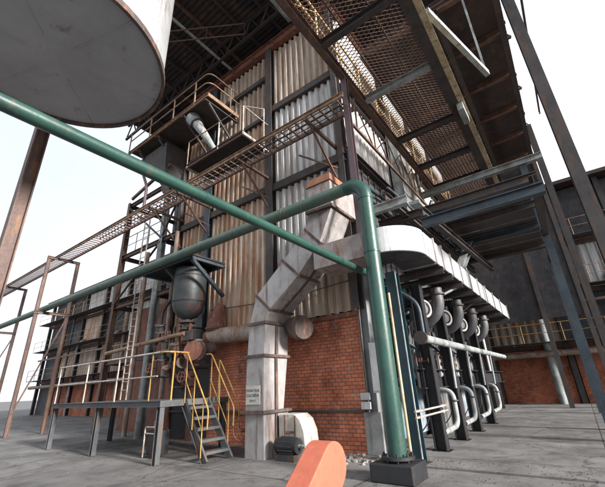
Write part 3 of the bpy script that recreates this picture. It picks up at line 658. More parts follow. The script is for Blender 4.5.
# P2 small platform with white rails
p2 = thing('middle_platform', 'small solid-bottomed platform with thin pale rails above the long catwalk', 'platform', (-9.4, 8, 10.4))
m = MB(); m.box(-11.0, -7.75, 7.28, 8.5, 10.4, 10.46); m.build('deck', 'black', p2)
m = MB(); m.channel((-11.05, 7.22, 10.42), (-7.65, 7.22, 10.42), 0.07, 0.18, -1); m.build('edge_beam', 'steel_brown', p2)
for x in (-11.05, -7.68):
    m = MB(); m.bar((x, 7.2, 10.38), (x, 8.7, 10.38), 0.08, 0.12); m.build('end_beam', 'rail_pale', p2)
m = MB(); rail(m, (-11.05, 7.22, 10.45), (-9.1, 7.22, 10.45), 1.25, n=1, mid=0); m.build('guard_rail', 'rail_rust', p2)
m = MB()
for x in (-9.1, -7.7): m.tube([(x, 7.22, 10.35), (x, 7.22, 11.7)], 0.028, 8)
m.tube([(-7.7, 7.22, 11.7), (-7.7, 8.7, 11.7)], 0.022, 8); m.tube([(-9.1, 7.22, 11.7), (-7.7, 7.22, 11.7)], 0.012, 8); m.build('guard_post', 'rail_pale', p2)
m = MB(); m.tube([(-7.0, 7.6, 9.3), (-7.0, 7.6, 11.4)], 0.022, 8); m.tube([(-7.0, 7.6, 11.4), (-7.7, 7.22, 11.7)], 0.018, 8); m.build('guard_post', 'rail_pale', p2)
# C3 upper platform with rounded rail
c3 = thing('upper_platform', 'highest rusty platform with rounded handrail corner at upper left', 'platform', (-12, 7.8, 13.3))
YP = 6.95
m = MB(); m.box(-15.9, -9.7, YP + 0.1, 8.6, 13.36, 13.40); m.build('deck_plate', 'steel_dark', c3)
m = MB(); m.channel((-16.0, YP, 13.32), (-9.62, YP, 13.32), 0.07, 0.18, -1); m.build('edge_beam', 'rail_rust', c3)
m = MB(); m.channel((-9.62, YP, 13.32), (-9.62, 8.7, 13.32), 0.07, 0.18, 1); m.build('edge_beam', 'rail_rust', c3)
m = MB(); m.bar((-16.0, 8.55, 13.3), (-9.7, 8.55, 13.3), 0.08, 0.14); m.build('edge_beam', 'steel_dark', c3)
for h in (1.25, 0.72):
    m = MB(); m.pipe([(-16.0, YP, 13.38 + h), (-9.62, YP, 13.38 + h), (-9.62, 8.75, 13.38 + h)], 0.028, 0.35, 10); m.build('handrail', 'rail_rust', c3)
for x in (-16.0, -14.1, -12.15, -10.55):
    m = MB(); m.bar((x, YP, 13.3), (x, YP, 14.62), 0.06, 0.04, up=(0, 1, 0)); m.build('post', 'rail_rust', c3)
m = MB(); m.bar((-9.62, 8.2, 13.3), (-9.62, 8.2, 14.62), 0.05, 0.04, up=(0, 1, 0)); m.build('post', 'rail_rust', c3)
for x in (-15.2, -13.5, -11.4, -9.8):
    m = MB(); m.bar((x, YP, 13.2), (x, 8.8, 13.2), 0.1, 0.14); m.bar((x, YP + 0.2, 13.1), (x, 8.75, 11.7), 0.08, 0.08); m.build('cantilever', 'steel_dark', c3)
# grey chute hanging under it, pipes
ch = thing('grey_chute', 'grey slanting tube hanging below the highest platform', 'chute', (-10.6, 8, 12))
m = MB(); m.tube([(-11.2, 7.4, 13.2), (-10.9, 7.45, 12.75), (-10.1, 7.9, 11.2)], [0.34, 0.22, 0.10], 18); m.build('tube', 'steel_pale', ch)
m = MB(); m.disc((-10.93, 7.45, 12.8), (-0.45, -0.2, 1), 0.3, 0.06, 18); m.build('collar', 'steel_dark', ch)
# dark machinery under the left end of the upper platform
hp = thing('dark_hopper', 'dark hopper with pipes under the left end of the highest platform', 'hopper', (-14.2, 8, 11.4))
m = MB(); m.loft([[(-15.6, 7.4, 12.95), (-13.2, 7.4, 12.95), (-13.2, 8.8, 12.95), (-15.6, 8.8, 12.95)], [(-14.6, 7.7, 11.5), (-13.6, 7.7, 11.5), (-13.6, 8.6, 11.5), (-14.6, 8.6, 11.5)]]); m.build('hopper_body', 'steel_dark', hp)
m = MB(); m.pipe([(-14.1, 8.1, 11.5), (-14.1, 8.1, 10.8), (-13.0, 8.1, 10.2)], 0.16, 0.3); m.build('spout', 'steel_dark', hp)
m = MB(); m.pipe([(-15.6, 7.6, 12.4), (-14.9, 7.6, 11.2), (-14.9, 7.6, 10.0)], 0.07, 0.3); m.build('drain_pipe', 'steel_purple', hp)
m = MB()
for a, b in (((-16.6, 7.8, 11.2), (-13.3, 7.8, 11.9)), ((-16.6, 8.4, 10.2), (-13.3, 8.4, 10.2))): m.bar(a, b, 0.1, 0.14)
m.build('support_beam', 'steel_brown', hp)

# ================================================================ RIGHT OVERHEAD WALKWAY
ow = thing('mesh_walkway', 'wide overhead walkway with rusty mesh floor seen from below at upper right', 'walkway', (-2.3, 11, 10.3))
ZA, XA, XB2, Y0, Y1 = 10.35, -3.5, -1.08, 3.4, 20.0
m = MB(); m.ibeam((XA, Y0, ZA + 0.12), (XA, Y1, ZA + 0.12), 0.2, 0.3, 0.02); m.build('side_beam', 'steel_brown', ow)
m = MB(); m.ibeam((XB2, Y0, ZA + 0.13), (XB2, Y1, ZA + 0.13), 0.28, 0.34, 0.02); m.build('side_beam', 'steel_dark', ow)
m = MB(); m.bar((XB2 + 0.16, Y0, ZA + 0.14), (XB2 + 0.16, Y1, ZA + 0.14), 0.03, 0.36); m.bar((XB2 + 0.25, Y0, ZA - 0.03), (XB2 + 0.25, Y1, ZA - 0.03), 0.15, 0.02); m.build('cream_fascia', 'cream', ow)
for i, y in enumerate((3.6, 6.1, 8.73, 11.5, 13.9, 16.1, 18.6)):
    m = MB(); m.ibeam((XA + 0.11, y, ZA + 0.10), (XB2 - 0.15, y, ZA + 0.10), 0.18, 0.24, 0.02); m.build('cross_beam', 'steel_pale' if i == 2 else 'steel_dark', ow)
# expanded mesh: crossing strands
m = MB(); zf = ZA + 0.26
xa, xb = XA + 0.1, XB2 - 0.12
wd = xb - xa
def strands(sgn):
    slope_ = 0.5; step = 0.125
    span = wd * slope_; c = Y0 - span
    while c < Y1:
        # line y = c + slope*(x-xa)  (or mirrored)
        t0 = max(0.0, (Y0 - c) / slope_); t1 = min(wd, (Y1 - c) / slope_)
        if t1 > t0:
            x0_, x1_ = (xa + t0, xa + t1) if sgn > 0 else (xb - t0, xb - t1)
            m.bar((x0_, c + t0 * slope_, zf + 0.004 * sgn), (x1_, c + t1 * slope_, zf + 0.004 * sgn), 0.020, 0.012)
        c += step
strands(1); strands(-1)
m.build('mesh_floor', 'mesh', ow)
m = MB()
for x in (-2.75, -1.9):
    m.bar((x, Y0, zf - 0.03), (x, Y1, zf - 0.03), 0.04, 0.04)
m.build('floor_bearer', 'steel_brown', ow)
for x, mt in ((XA + 0.02, 'rail_yellow'), (XB2, 'cream')):
    m = MB(); y = Y0
    for h in (0.5, 1.15): m.tube([(x, Y0, ZA + 0.3 + h), (x, Y1, ZA + 0.3 + h)], 0.036, 8)
    while y <= Y1: m.tube([(x, y, ZA + 0.28), (x, y, ZA + 1.45)], 0.03, 8); m.tube([(x, y, ZA + 0.3), (x, y + 1.3, ZA + 1.4)], 0.012, 6); y += 1.3
    m.build('handrail', mt, ow)
# diagonal bracing under walkway beside the white wall
m = MB()
yy = [8.2, 9.5, 10.8, 12.1, 13.4, 14.7]
m.bar((-3.6, 7.4, 8.95), (-3.6, 15.0, 8.95), 0.07, 0.08)
for a, b in zip(yy, yy[1:]):
    m.bar((-3.6, a, 8.95), (-3.6, b, 10.25), 0.035, 0.035); m.bar((-3.63, a, 10.25), (-3.63, b, 8.95), 0.035, 0.035); m.bar((-3.6, a, 8.95), (-3.6, a, 10.25), 0.04, 0.04)
m.build('side_bracing', 'steel_brown', ow)
m = MB(); m.ibeam((-3.6, 7.4, 0.0), (-3.6, 7.4, 4.4), 0.02, 0.02, 0.005)
# purple post from the elbow level up to the walkway
po = thing('hanger_post', 'purple-brown steel post dropping from the walkway beam behind the green elbow', 'post', (-3.5, 7.35, 5.1))
m = MB(); m.ibeam((-3.5, 7.42, 5.1), (-3.5, 7.42, 10.33), 0.17, 0.17, 0.018, up=(0, 1, 0)); m.build('stem', 'steel_purple', po)
m = MB(); m.box(-3.62, -3.38, 7.30, 7.54, 5.085, 5.1); m.build('foot_plate', 'steel_purple', po)
# large pale column group at y~13.9
pc = thing('pale_column', 'broad pale grey steel column in front of the white upper wall', 'column', (-3.9, 13.5, 0))
m = MB(); m.box(-4.3, -3.88, 12.7, 13.5, 0, 12.2); m.build('stem', 'steel_pale', pc, 0.015)
m = MB(); m.tube([(-3.95, 14.35, 7.5), (-3.95, 14.35, 12.0)], 0.2, 18); m.build('side_pipe', 'beige', pc)
m = MB(); m.box(-3.878, -3.86, 12.68, 12.78, 0, 12.1); m.box(-3.878, -3.86, 13.42, 13.52, 0, 12.1); m.build('edge_angle', 'galv', pc)
m = MB(); m.box(-4.2, -3.45, 13.0, 13.8, 8.35, 8.5); m.build('bracket_plate', 'steel_pale', pc)
# pale end beam and dark steel grid right of the corner
eb = tag(MB().ibeam((-4.1, 14.93, 9.62), (1.0, 14.93, 9.62), 0.24, 0.26, 0.02).build('end_beam', 'steel_pale'), 'long pale blue-grey beam below the far end of the mesh walkway', 'beam')
gr = thing('steel_grid', 'dark blue-grey steel beams stacked above the white side duct', 'steelwork', (-2.5, 11, 6.7))
for x0, x1, y, z, mt in ((-4.2, -2.7, 9.0, 6.48, 'steel_pale'), (-4.3, 0.45, 10.6, 6.72, 'steel_dark'), (-2.5, 0.45, 9.3, 5.75, 'steel_blue'), (-4.3, 0.45, 12.2, 7.2, 'steel_blue'), (-4.3, 0.45, 14.4, 7.5, 'steel_dark'), (-4.3, 0.45, 17.0, 7.6, 'steel_blue'), (-4.3, 0.45, 20.0, 7.6, 'steel_dark')):
    m = MB(); m.ibeam((x0, y, z), (x1, y, z), 0.2, 0.26, 0.02); m.build('beam', mt, gr)
for x, y0, z in ((-3.3, 8.9, 6.75), (-2.4, 9.2, 6.05), (0.3, 9.2, 6.0)):
    m = MB(); m.ibeam((x, y0, z), (x, 21.0, z + (1.1 if x > -3 else 0.5)), 0.18, 0.24, 0.02); m.build('beam', 'steel_dark', gr)
m = MB()
for i in range(18):
    y = 12.4 + 0.5 * i; m.box(-4.2 + 0.1 * (i % 3), 0.2, y, y + 0.46, 7.76 + 0.03 * (i % 2), 7.80 + 0.03 * (i % 2))
m.build('deck_plank', 'steel_dark', gr)
m = MB()
for k in range(5): m.tube([(-3.9 + 0.16 * k, 9.1, 6.95 + .05 * k), (-3.9 + 0.16 * k, 20, 7.5 + .05 * k)], 0.04, 8)
m.build('cable_bundle', 'casing_grey', gr)
for x, y in ((0.3, 21.0), (0.3, 15.0)):
    m = MB(); m.ibeam((x, y, 0), (x, y, 7.4 if y > 20 else 9.5), 0.24, 0.24, 0.02, up=(0, 1, 0)); m.build('column', 'steel_blue', gr)
m = MB(); m.ibeam((-2.6, 13.3, 5.3), (-2.6, 20.3, 9.4), 0.3, 0.22, 0.02); m.build('raking_strut', 'steel_pale', gr)
m = MB(); m.pipe([(-3.9, 8.9, 7.4), (-3.9, 14.5, 7.9), (-3.4, 14.9, 9.2)], 0.07, 0.3); m.build('cable_pipe', 'steel_blue', gr)
# upper right pale diagonal member
dg_ = tag(MB().bar((-0.80, 7.4, 10.95), (0.10, 10.7, 10.9), 0.14, 0.2).bar((0.08, 10.62, 10.9), (0.08, 10.62, 14.6), 0.07, 0.07).build('diagonal_strut', 'steel_pale'), 'pale blue strut angling away beyond the cream walkway edge', 'strut')
tag(MB().box(-1.02, -0.82, 10.7, 11.6, 10.0, 10.3).build('pale_plate', 'steel_pale', None, 0.01), 'small pale plate hung beneath the cream walkway beam', 'plate')
# upper floor beams right of the walkway
uf = thing('upper_floor', 'brown plated upper floor with dark joists above the mesh walkway', 'floor', (-1, 12, 14.5))
m = MB(); m.box(-4.0, 1.2, 10.5, 24, 14.9, 14.96); m.build('floor_plate', 'roof', uf)
for y in (10.6, 13.2, 15.8, 18.4, 21.0, 23.6):
    m = MB(); m.ibeam((-4.1, y, 14.75), (1.2, y, 14.75), 0.2, 0.28, 0.02); m.build('joist', 'steel_brown', uf)
for x in (-3.9, -0.9, 1.05):
    m = MB(); m.ibeam((x, 10.4, 14.45), (x, 24, 14.45), 0.2, 0.3, 0.02); m.build('main_beam', 'steel_dark', uf)

bw = thing('back_sheet_wall', 'dark sheeted wall closing the steelwork far behind the side duct', 'wall', (-1, 23, 0))
m = MB(); m.box(-4.2, 1.2, 24.1, 24.2, 4.6, 14.7); m.build('sheet', 'casing', bw)
for x in (-4.0, -0.8, 1.1):
    m = MB(); m.ibeam((x, 24.0, 0), (x, 24.0, 14.3), 0.22, 0.2, 0.02, up=(0, 1, 0)); m.build('post', 'steel_dark', bw)
# ================================================================ RIGHT FACE: burner level
def burner(y):
    t = thing('burner_box', 'x', 'burner', (-3.9, y, 2.3))
    m = MB(); m.box(XR + 0.1, -3.75, y - 0.42, y + 0.42, 1.75, 3.3); m.build('wind_box', 'black', t, 0.02)
    m = MB(); m.disc((-3.62, y, 2.02), (1, 0, 0), 0.36, 0.08, 24); m.disc((-3.69, y, 2.02), (1, 0, 0), 0.30, 0.12, 24); m.build('cover_disc', 'galv', t)
    m = MB(); m.tube([(-3.6, y, 2.02), (-3.35, y, 2.02)], 0.04, 8)
    for k in range(3):
        a = R(120 * k + 30); m.tube([(-3.36, y, 2.02), (-3.36, y + 0.2 * math.cos(a), 2.02 + 0.2 * math.sin(a))], 0.022, 6)
    m.build('star_handle', 'galv', t)
    m = MB(); m.pipe([(-3.7, y - 0.55, 4.2), (-3.7, y - 0.55, 2.7), (-3.4, y - 0.35, 2.45), (-3.4, y - 0.35, 1.3)], 0.045, 0.15, 10); m.build('fuel_pipe', 'steel_blue', t)
    m = MB(); m.pipe([(-3.55, y + 0.6, 4.1), (-3.55, y + 0.6, 3.1), (-3.55, y + 0.2, 2.9), (-3.7, y + 0.15, 2.4)], 0.03, 0.12, 8); m.build('air_line', 'steel_pale', t)
    m = MB(); m.disc((-3.38, y - 0.35, 2.15), (0, 0, 1), 0.085, 0.10, 14); m.tube([(-3.38, y - 0.35, 2.1), (-3.15, y - 0.35, 2.12)], 0.02, 6); m.build('valve_body', 'red_rust', t)
    m = MB(); m.disc((-3.14, y - 0.35, 2.12), (1, 0, 0), 0.1, 0.02, 16); m.build('valve_wheel', 'flange', t)
    m = MB(); c = Vector((-3.25, y + 0.35, 3.62)); m.tube([c + Vector((0.24 * 0.5 * math.cos(R(15 * k)), 0.24 * 0.86 * math.cos(R(15 * k)), 0.24 * math.sin(R(15 * k)))) for k in range(25)], 0.045, 8, caps=False); m.build('ring_flange', 'galv', t)
    m = MB(); m.tube([c, c + Vector((-0.7, 0.4, 0.0))], 0.16, 14); m.build('ring_duct', 'casing_grey', t)
    m = MB(); m.bar((-3.5, y - 0.1, 1.42), (-3.5, y - 0.1, 3.6), 0.10, 0.05, up=(0, 1, 0)); m.build('tie_strip', 'steel_blue', t)
    m = MB(); m.disc((-3.45, y - 0.1, 3.1), (1, -0.4, 0), 0.15, 0.12, 16); m.build('gauge', 'steel_pale', t)
    m = MB(); m.box(-3.748, -3.70, y - 0.36, y + 0.36, 2.55, 3.15); m.build('hatch', 'casing_grey', t, 0.01)
    m = MB(); m.tube([(-3.69, y - 0.3, 2.6), (-3.69, y - 0.3, 3.1)], 0.02, 6); m.build('hatch_hinge', 'galv', t)
    m = MB(); m.pipe([(-3.9, y - 0.2, 3.3), (-3.9, y - 0.2, 3.9), (-3.6, y + 0.3, 4.1), (-3.2, y + 0.4, 4.2)], 0.09, 0.2, 12); m.build('upper_elbow', 'casing_grey', t)
    m = MB(); m.box(-3.70, -3.5, y + 0.45, y + 0.72, 1.95, 2.3); m.build('control_box', 'steel_pale', t, 0.01)
    m = MB(); m.pipe([(-3.6, y + 0.58, 1.95), (-3.58, y + 0.5, 1.3), (-3.62, y + 0.3, 0.6), (-3.9, y + 0.2, 0.3)], 0.016, 0.2, 6); m.build('cable', 'black', t)
    return t
bl = ['first burner with round cover disc and star handle, nearest the green riser', 'second burner box from the green riser, half behind slotted plates',
      'third burner box from the green riser on the dark right face', 'fourth burner box, far along the dark right face']
for i, y in enumerate((10.2, 12.4, 14.6, 16.8)):
    b_ = burner(y) if i == 0 else copy_tree(B0)
    if i == 0: B0 = b_
    b_.location = (-3.9, y, 2.3); b_['label'] = bl[i]; b_['group'] = 'burners along the right face'
# front columns along the right face
cl = ['broad teal column standing just right of the green riser', 'first thick black column right of the teal one', 'second black column along the right face',
      'third black column along the right face', 'farthest black column along the right face']
tc_ = thing('facade_column', cl[0], 'column', (-3.2, 8.25, 0), 'columns in front of the right face')
m = MB(); m.ibeam((-3.2, 8.25, 0.05), (-3.2, 8.25, 4.2), 0.26, 0.28, 0.025, up=(0, 1, 0)); m.build('stem', 'steel_teal', tc_)
m = MB(); m.box(-3.42, -2.98, 8.02, 8.48, 0.0, 0.045); m.build('base_plate', 'steel_dark', tc_)
m = MB(); m.bar((-3.06, 8.1, 0.05), (-3.06, 8.1, 4.2), 0.02, 0.04, up=(0, 1, 0)); m.build('pale_edge', 'steel_pale', tc_)
kc = thing('facade_column', cl[1], 'column', (-3.2, 9.9, 0), 'columns in front of the right face')
m = MB(); m.ibeam((-3.2, 9.9, 0.04), (-3.2, 9.9, 4.2), 0.26, 0.3, 0.03, up=(1, 0, 0)); m.build('stem', 'black', kc)
m = MB(); m.box(-3.42, -2.98, 9.68, 10.12, 0, 0.035); m.build('base_plate', 'black', kc)
for i, y in enumerate((11.8, 13.8, 16.2)):
    c_ = copy_tree(kc); c_.location = (-3.2, y, 0); c_['label'] = cl[i + 2]
# U bends: pale drop pipes with elbow between columns
def drop(y):
    t = thing('drop_pipe', 'x', 'pipe', (-3.0, y, 0), 'bent pale pipes between the black columns')
    m = MB(); m.pipe([(-3.5, y + 0.1, 1.4), (-2.95, y + 0.1, 1.35), (-2.95, y + 0.05, 0.5), (-3.1, y - 0.75, 0.42)], 0.065, 0.22, 14); m.build('bent_pipe', 'steel_pale', t)
    m = MB(); m.disc((-2.95, y + 0.09, 1.1), (0, 0, 1), 0.11, 0.04, 16); m.build('collar', 'steel_dark', t)
    return t
D0 = drop(10.7); D0['label'] = 'nearest bent pale pipe beside the first black column'
for y, lb in ((12.8, 'bent pale pipe beside the second black column'), (15.0, 'bent pale pipe beside the third black column'), (17.2, 'farthest bent pale pipe, by the farthest black column')):
    c_ = copy_tree(D0); c_.location = (-3.0, y, 0); c_['label'] = lb
# long dark beam / gallery
db = tag(MB().ibeam((-3.45, 9.6, 1.68), (-3.45, 22.0, 1.68), 0.36, 0.5, 0.03).build('gallery_beam', 'black'), 'deep black beam running back along the right face below the burners', 'beam')
# main grey pipe
gp2 = thing('grey_header_pipe', 'level grey-blue pipe running back along the right face in front of burners', 'pipe', (-2.9, 14, 2.6))
m = MB(); m.tube([(-2.9, 8.75, 2.6), (-2.9, 21.0, 2.6)], 0.10, 18); m.build('run', 'steel_pale', gp2)
m = MB(); m.disc((-2.9, 8.78, 2.6), (0, 1, 0), 0.16, 0.09, 18); m.build('end_flange', 'steel_dark', gp2)
m = MB(); m.pipe([(-2.9, 9.0, 2.6), (-2.9, 9.0, 3.5), (-3.5, 9.0, 4.0)], 0.05, 0.25); m.build('riser', 'steel_blue', gp2)
for y in (11.2, 13.2, 15.2, 17.2):
    m = MB(); m.tube([(-2.9, y, 2.6), (-2.95, y, 1.4)], 0.035, 10); m.build('dropper', 'steel_pale', gp2)
# twin pale conduits
for i, (z, lb) in enumerate(((1.02, 'upper of two thin pale conduits right of the green riser'), (0.90, 'lower of two thin pale conduits right of the green riser'))):
    tag(MB().tube([(-3.02, 7.95, z), (-3.02, 10.3, z)], 0.022, 10).box(-3.07, -3.0, 8.2, 8.24, z - 0.035, z + 0.035).box(-3.07, -3.0, 9.86, 9.92, z - 0.035, z + 0.035).build('conduit', 'rail_pale'), lb, 'conduit', 'twin conduits')
# valve with ribbed disc near riser
rv = thing('ribbed_valve', 'small ribbed pale valve disc just right of the green riser at mid height', 'valve', (-3.2, 8.75, 2.75))
m = MB()
for k in range(5): m.disc((-3.35, 8.75, 2.52 + 0.13 * k), (0, 0.2, 1), 0.13 - 0.01 * abs(k - 2), 0.05, 16)
m.build('ribs', 'galv_rusty', rv)
m = MB(); m.tube([(-3.35, 8.75, 2.2), (-3.35, 8.75, 3.5)], 0.05, 10); m.build('spindle', 'steel_dark', rv)
# pale slotted plates
sp0 = thing('slotted_plate', 'nearest pale slotted plate below the grey pipe', 'plate', (-3.4, 11.7, 2.0), 'slotted plates on the right face')
m = MB()
m.box(-3.42, -3.36, 11.45, 11.52, 1.72, 2.4); m.box(-3.42, -3.36, 11.75, 11.82, 1.72, 2.4)
for k in range(4): m.box(-3.415, -3.365, 11.521, 11.749, 1.75 + k * 0.19, 1.84 + k * 0.19)
m.build('plate', 'galv', sp0)
c_ = copy_tree(sp0); c_.location = (-3.4, 13.4, 2.0); c_['label'] = 'middle pale slotted plate below the grey pipe'
c_ = copy_tree(sp0); c_.location = (-3.4, 15.3, 2.0); c_['label'] = 'farthest pale slotted plate below the grey pipe'
# upper elbows (air pipes) from duct to burners
def elbowpipe(y):
    t = thing('air_elbow', 'x', 'pipe', (-3.2, y, 3.9), 'air pipes dropping from the side duct')
    m = MB(); m.pipe([(-2.9, y, 4.24), (-2.9, y, 3.6), (-3.3, y + 0.05, 3.25), (-4.1, y + 0.1, 3.2)], 0.17, 0.35, 18); m.build('elbow_pipe', 'casing_grey', t)
    m = MB(); m.disc((-2.9, y, 4.05), (0, 0, 1), 0.23, 0.05, 20); m.build('flange', 'steel_dark', t); m = MB(); m.disc((-3.75, y + 0.08, 3.21), (1, 0, 0), 0.23, 0.05, 20); m.build('flange', 'steel_dark', t)
    return t
E0 = elbowpipe(10.9); E0['label'] = 'nearest curved air pipe dropping from beneath the white duct'
for y, lb in ((13.2, 'second curved air pipe beneath the white duct'), (15.4, 'third curved air pipe beneath the white duct'), (17.6, 'farthest curved air pipe beneath the white duct')):
    c_ = copy_tree(E0); c_.location = (-3.2, y, 3.9); c_['label'] = lb
# white tall strip box by the corner
wb = thing('strip_cabinet', 'narrow tall white box fixed to the corner behind the green riser', 'cabinet', (-4.05, 8.75, 2))
m = MB(); m.box(-4.24, -4.0, 8.58, 8.72, 1.4, 2.6); m.build('case', 'white_sheet', wb, 0.01)
m = MB(); m.box(-4.22, -4.02, 8.565, 8.578, 1.45, 2.55); m.build('door', 'white_sheet', wb)
m = MB(); m.box(-4.12, -4.06, 8.73, 8.85, 1.5, 2.5); m.build('mount', 'steel_dark', wb)
# vertical pipes near corner
for x, y, r_, z1, mt, lb in ((-3.75, 8.6, 0.06, 4.3, 'rust_pipe', 'thin rust stained upright pipe behind the green riser'),
                         (-2.86, 7.03, 0.028, 3.4, 'cream', 'pale yellowish upright pipe hugging the right side of the green riser'),
                         (-3.45, 8.9, 0.05, 4.2, 'steel_blue', 'thin blue-grey upright pipe right of the corner column')):
    tag(MB().tube([(x, y, 0.4 if x == -2.86 else 0), (x, y, z1)], r_, 12).build('upright_pipe', mt), lb, 'pipe')
# floor slab strips, right
structure(MB().box(-4.4, 1.5, 8.0, 24, 0.0, 0.035).build('floor_slab', 'concrete'))
# rubble by the corner
rb = MB()
for k in range(140):
    x = random.gauss(-4.6, 0.55); y = random.gauss(8.25, 0.3)
    if y > 8.75: continue
    s_ = random.uniform(0.02, 0.07); h = s_ * random.uniform(0.5, 1.1)
    a = random.uniform(0, 3.14); ca, sa = math.cos(a) * s_, math.sin(a) * s_
    rb.add([(x + ca, y + sa, 0), (x - sa, y + ca, 0), (x - ca, y - sa, 0), (x + sa, y - ca, 0), (x + ca * .6, y + sa * .6, h), (x - sa * .7, y + ca * .6, h * .8), (x - ca * .6, y - sa * .5, h), (x + sa * .6, y - ca * .6, h * .9)],
           [(3, 2, 1, 0), (4, 5, 6, 7), (0, 1, 5, 4), (1, 2, 6, 5), (2, 3, 7, 6), (3, 0, 4, 7)])
structure(rb.build('rubble', 'rubble'), 'stuff')

gr_ = MB()
for k in range(1500):
    x = random.uniform(-15, 0.5); y = 8.8 - abs(random.gauss(0, 1.6)) if random.random() < 0.7 else random.uniform(1, 14)
    if (x > -13.4 and x < -4.3 and y > 8.7) or (abs(x + 3.06) < 0.5 and abs(y - 6.9) < 0.5): continue
    zb = 0.036 if (x > -4.4 and y > 8.0) else 0
    s_ = random.uniform(0.008, 0.028); a = random.uniform(0, 3.14); ca, sa = math.cos(a) * s_, math.sin(a) * s_; h = s_ * random.uniform(0.3, 0.9)
    gr_.add([(x + ca, y + sa, zb), (x - sa, y + ca, zb), (x - ca, y - sa, zb), (x + sa, y - ca, zb), (x, y, zb + h)], [(0, 1, 4), (1, 2, 4), (2, 3, 4), (3, 0, 4), (3, 2, 1, 0)])
structure(gr_.build('floor_grit', 'grit'), 'stuff')
# ================================================================ FAN, MOTOR, ORANGE GUARD
fh = thing('fan_housing', 'small beige metal fan housing tucked right of the duct foot', 'fan', (-6.1, 8, 0))
m = MB()
poly = [(-6.62, 0.0), (-6.62, 0.98), (-6.12, 0.98), (-5.95, 0.86), (-5.83, 0.6), (-5.8, 0.3), (-5.8, 0.0)]
m.prism(poly, 7.75, 8.35, 'y'); m.build('housing', 'beige', fh, 0.01)
m = MB(); m.box(-6.42, -6.38, 7.72, 7.748, 0.02, 0.97); m.box(-6.10, -6.05, 7.72, 7.748, 0.02, 0.95); m.box(-6.378, -6.102, 7.722, 7.748, 0.55, 0.60); m.build('stiffener', 'flange', fh)
mo = thing('electric_motor', 'dark cylindrical motor lying in front of the beige fan housing', 'motor', (-6.0, 7.4, 0))
m = MB(); m.tube([(-6.45, 7.5, 0.32), (-5.8, 7.5, 0.32)], 0.17, 24); m.build('motor_body', 'black', mo)
m = MB()
for k in range(12): 
    a = R(30 * k); m.bar((-6.35, 7.5 + 0.18 * math.cos(a), 0.32 + 0.18 * math.sin(a)), (-5.9, 7.5 + 0.18 * math.cos(a), 0.32 + 0.18 * math.sin(a)), 0.012, 0.03)
m.build('cooling_fins', 'steel_dark', mo)
m = MB(); m.box(-6.4, -5.85, 7.35, 7.65, 0.0, 0.14); m.build('feet', 'steel_dark', mo)
m = MB(); m.tube([(-5.8, 7.5, 0.32), (-5.6, 7.5, 0.32)], 0.04, 10); m.build('shaft', 'steel_pale', mo)

OX = 0.07
og = thing('belt_guard', 'bright orange rounded belt guard in the foreground at the bottom', 'guard', (-2.9, 4.1, 0))
# capsule outline in the y-z plane, thick in x, tilted up towards the back
a1 = Vector((4.16, 0.70)); a0 = a1 - Vector((0.78, 0.63)) * 0.62; rr_ = 0.27
d = (a1 - a0).normalized(); nn = Vector((-d.y, d.x)); poly = []
for k in range(17):
    a = R(-90 + 180 * k / 16); p = a1 + (d * math.cos(a) + nn * math.sin(a)) * rr_; poly.append((p.x, p.y))
p = a0 + nn * rr_; poly.append((p.x, p.y)); p = a0 - nn * rr_; poly.append((p.x, p.y))
m = MB(); m.prism(poly, -3.06 + OX, -2.74 + OX, 'x'); m.build('cover', 'orange', og, 0.012)
lip = []
for q in poly: lip.append(Vector(q))
cen = sum(lip, Vector((0, 0))) / len(lip)
m = MB(); m.box(-3.05, -2.8, 4.1, 4.25, 0, 0.46); m.box(-3.05, -2.8, 3.62, 3.74, 0, 0.1); m.build('foot', 'steel_dark', og)

# valve wheel + small pipework left of duct foot
hw = thing('hand_wheel', 'reddish hand wheel on a pipe just left of the duct foot', 'valve', (-7.7, 7.5, 0.5))
m = MB(); c = Vector((-7.62, 7.35, 0.62)); pts = []
for k in range(25):
    a = R(15 * k); pts.append(c + Vector((0.2 * math.cos(a), 0.08 * math.cos(a), 0.24 * math.sin(a))))
m.tube(pts, 0.016, 6, caps=False)
for k in range(5): m.tube([c, pts[k * 5]], 0.01, 5)
m.build('wheel', 'red_rust', hw)
m = MB(); m.tube([c, (-7.55, 8.0, 0.6), (-7.55, 8.9, 0.6)], 0.045, 10); m.build('stem_pipe', 'red_rust', hw)
m = MB(); m.disc((-7.56, 7.9, 0.6), (0, 1, 0), 0.1, 0.12, 14); m.build('valve_body', 'flange', hw)

# ================================================================ LEFT PLATFORM AND STAIRS
lp = thing('work_platform', 'grey steel platform on legs at the lower left', 'platform', (-10.5, 6.5, 0))
m = MB(); m.box(-15.5, -8.80, 5.68, 7.9, 1.40, 1.44); m.build('deck', 'steel_grey', lp)
m = MB(); m.channel((-15.5, 5.65, 1.37), (-8.78, 5.65, 1.37), 0.06, 0.15, -1); m.build('edge_beam', 'steel_grey', lp)
m = MB(); m.channel((-8.77, 5.62, 1.37), (-8.77, 7.9, 1.37), 0.06, 0.15, 1); m.build('edge_beam', 'steel_grey', lp)
for x in (-15.3, -12.1, -8.85):
    for y in (5.72, 7.8):
        m = MB(); m.ibeam((x, y, 0.012), (x, y, 1.30), 0.13, 0.15, 0.014, up=(1, 0, 0)); m.build('leg', 'steel_grey', lp)
m = MB(); m.tube([(-15.5, 5.68, 2.66), (-9.1, 5.68, 2.66)], 0.026, 10); m.tube([(-15.5, 5.68, 2.05), (-9.1, 5.68, 2.05)], 0.02, 8)
m.build('guard_rail', 'rail_pale', lp)
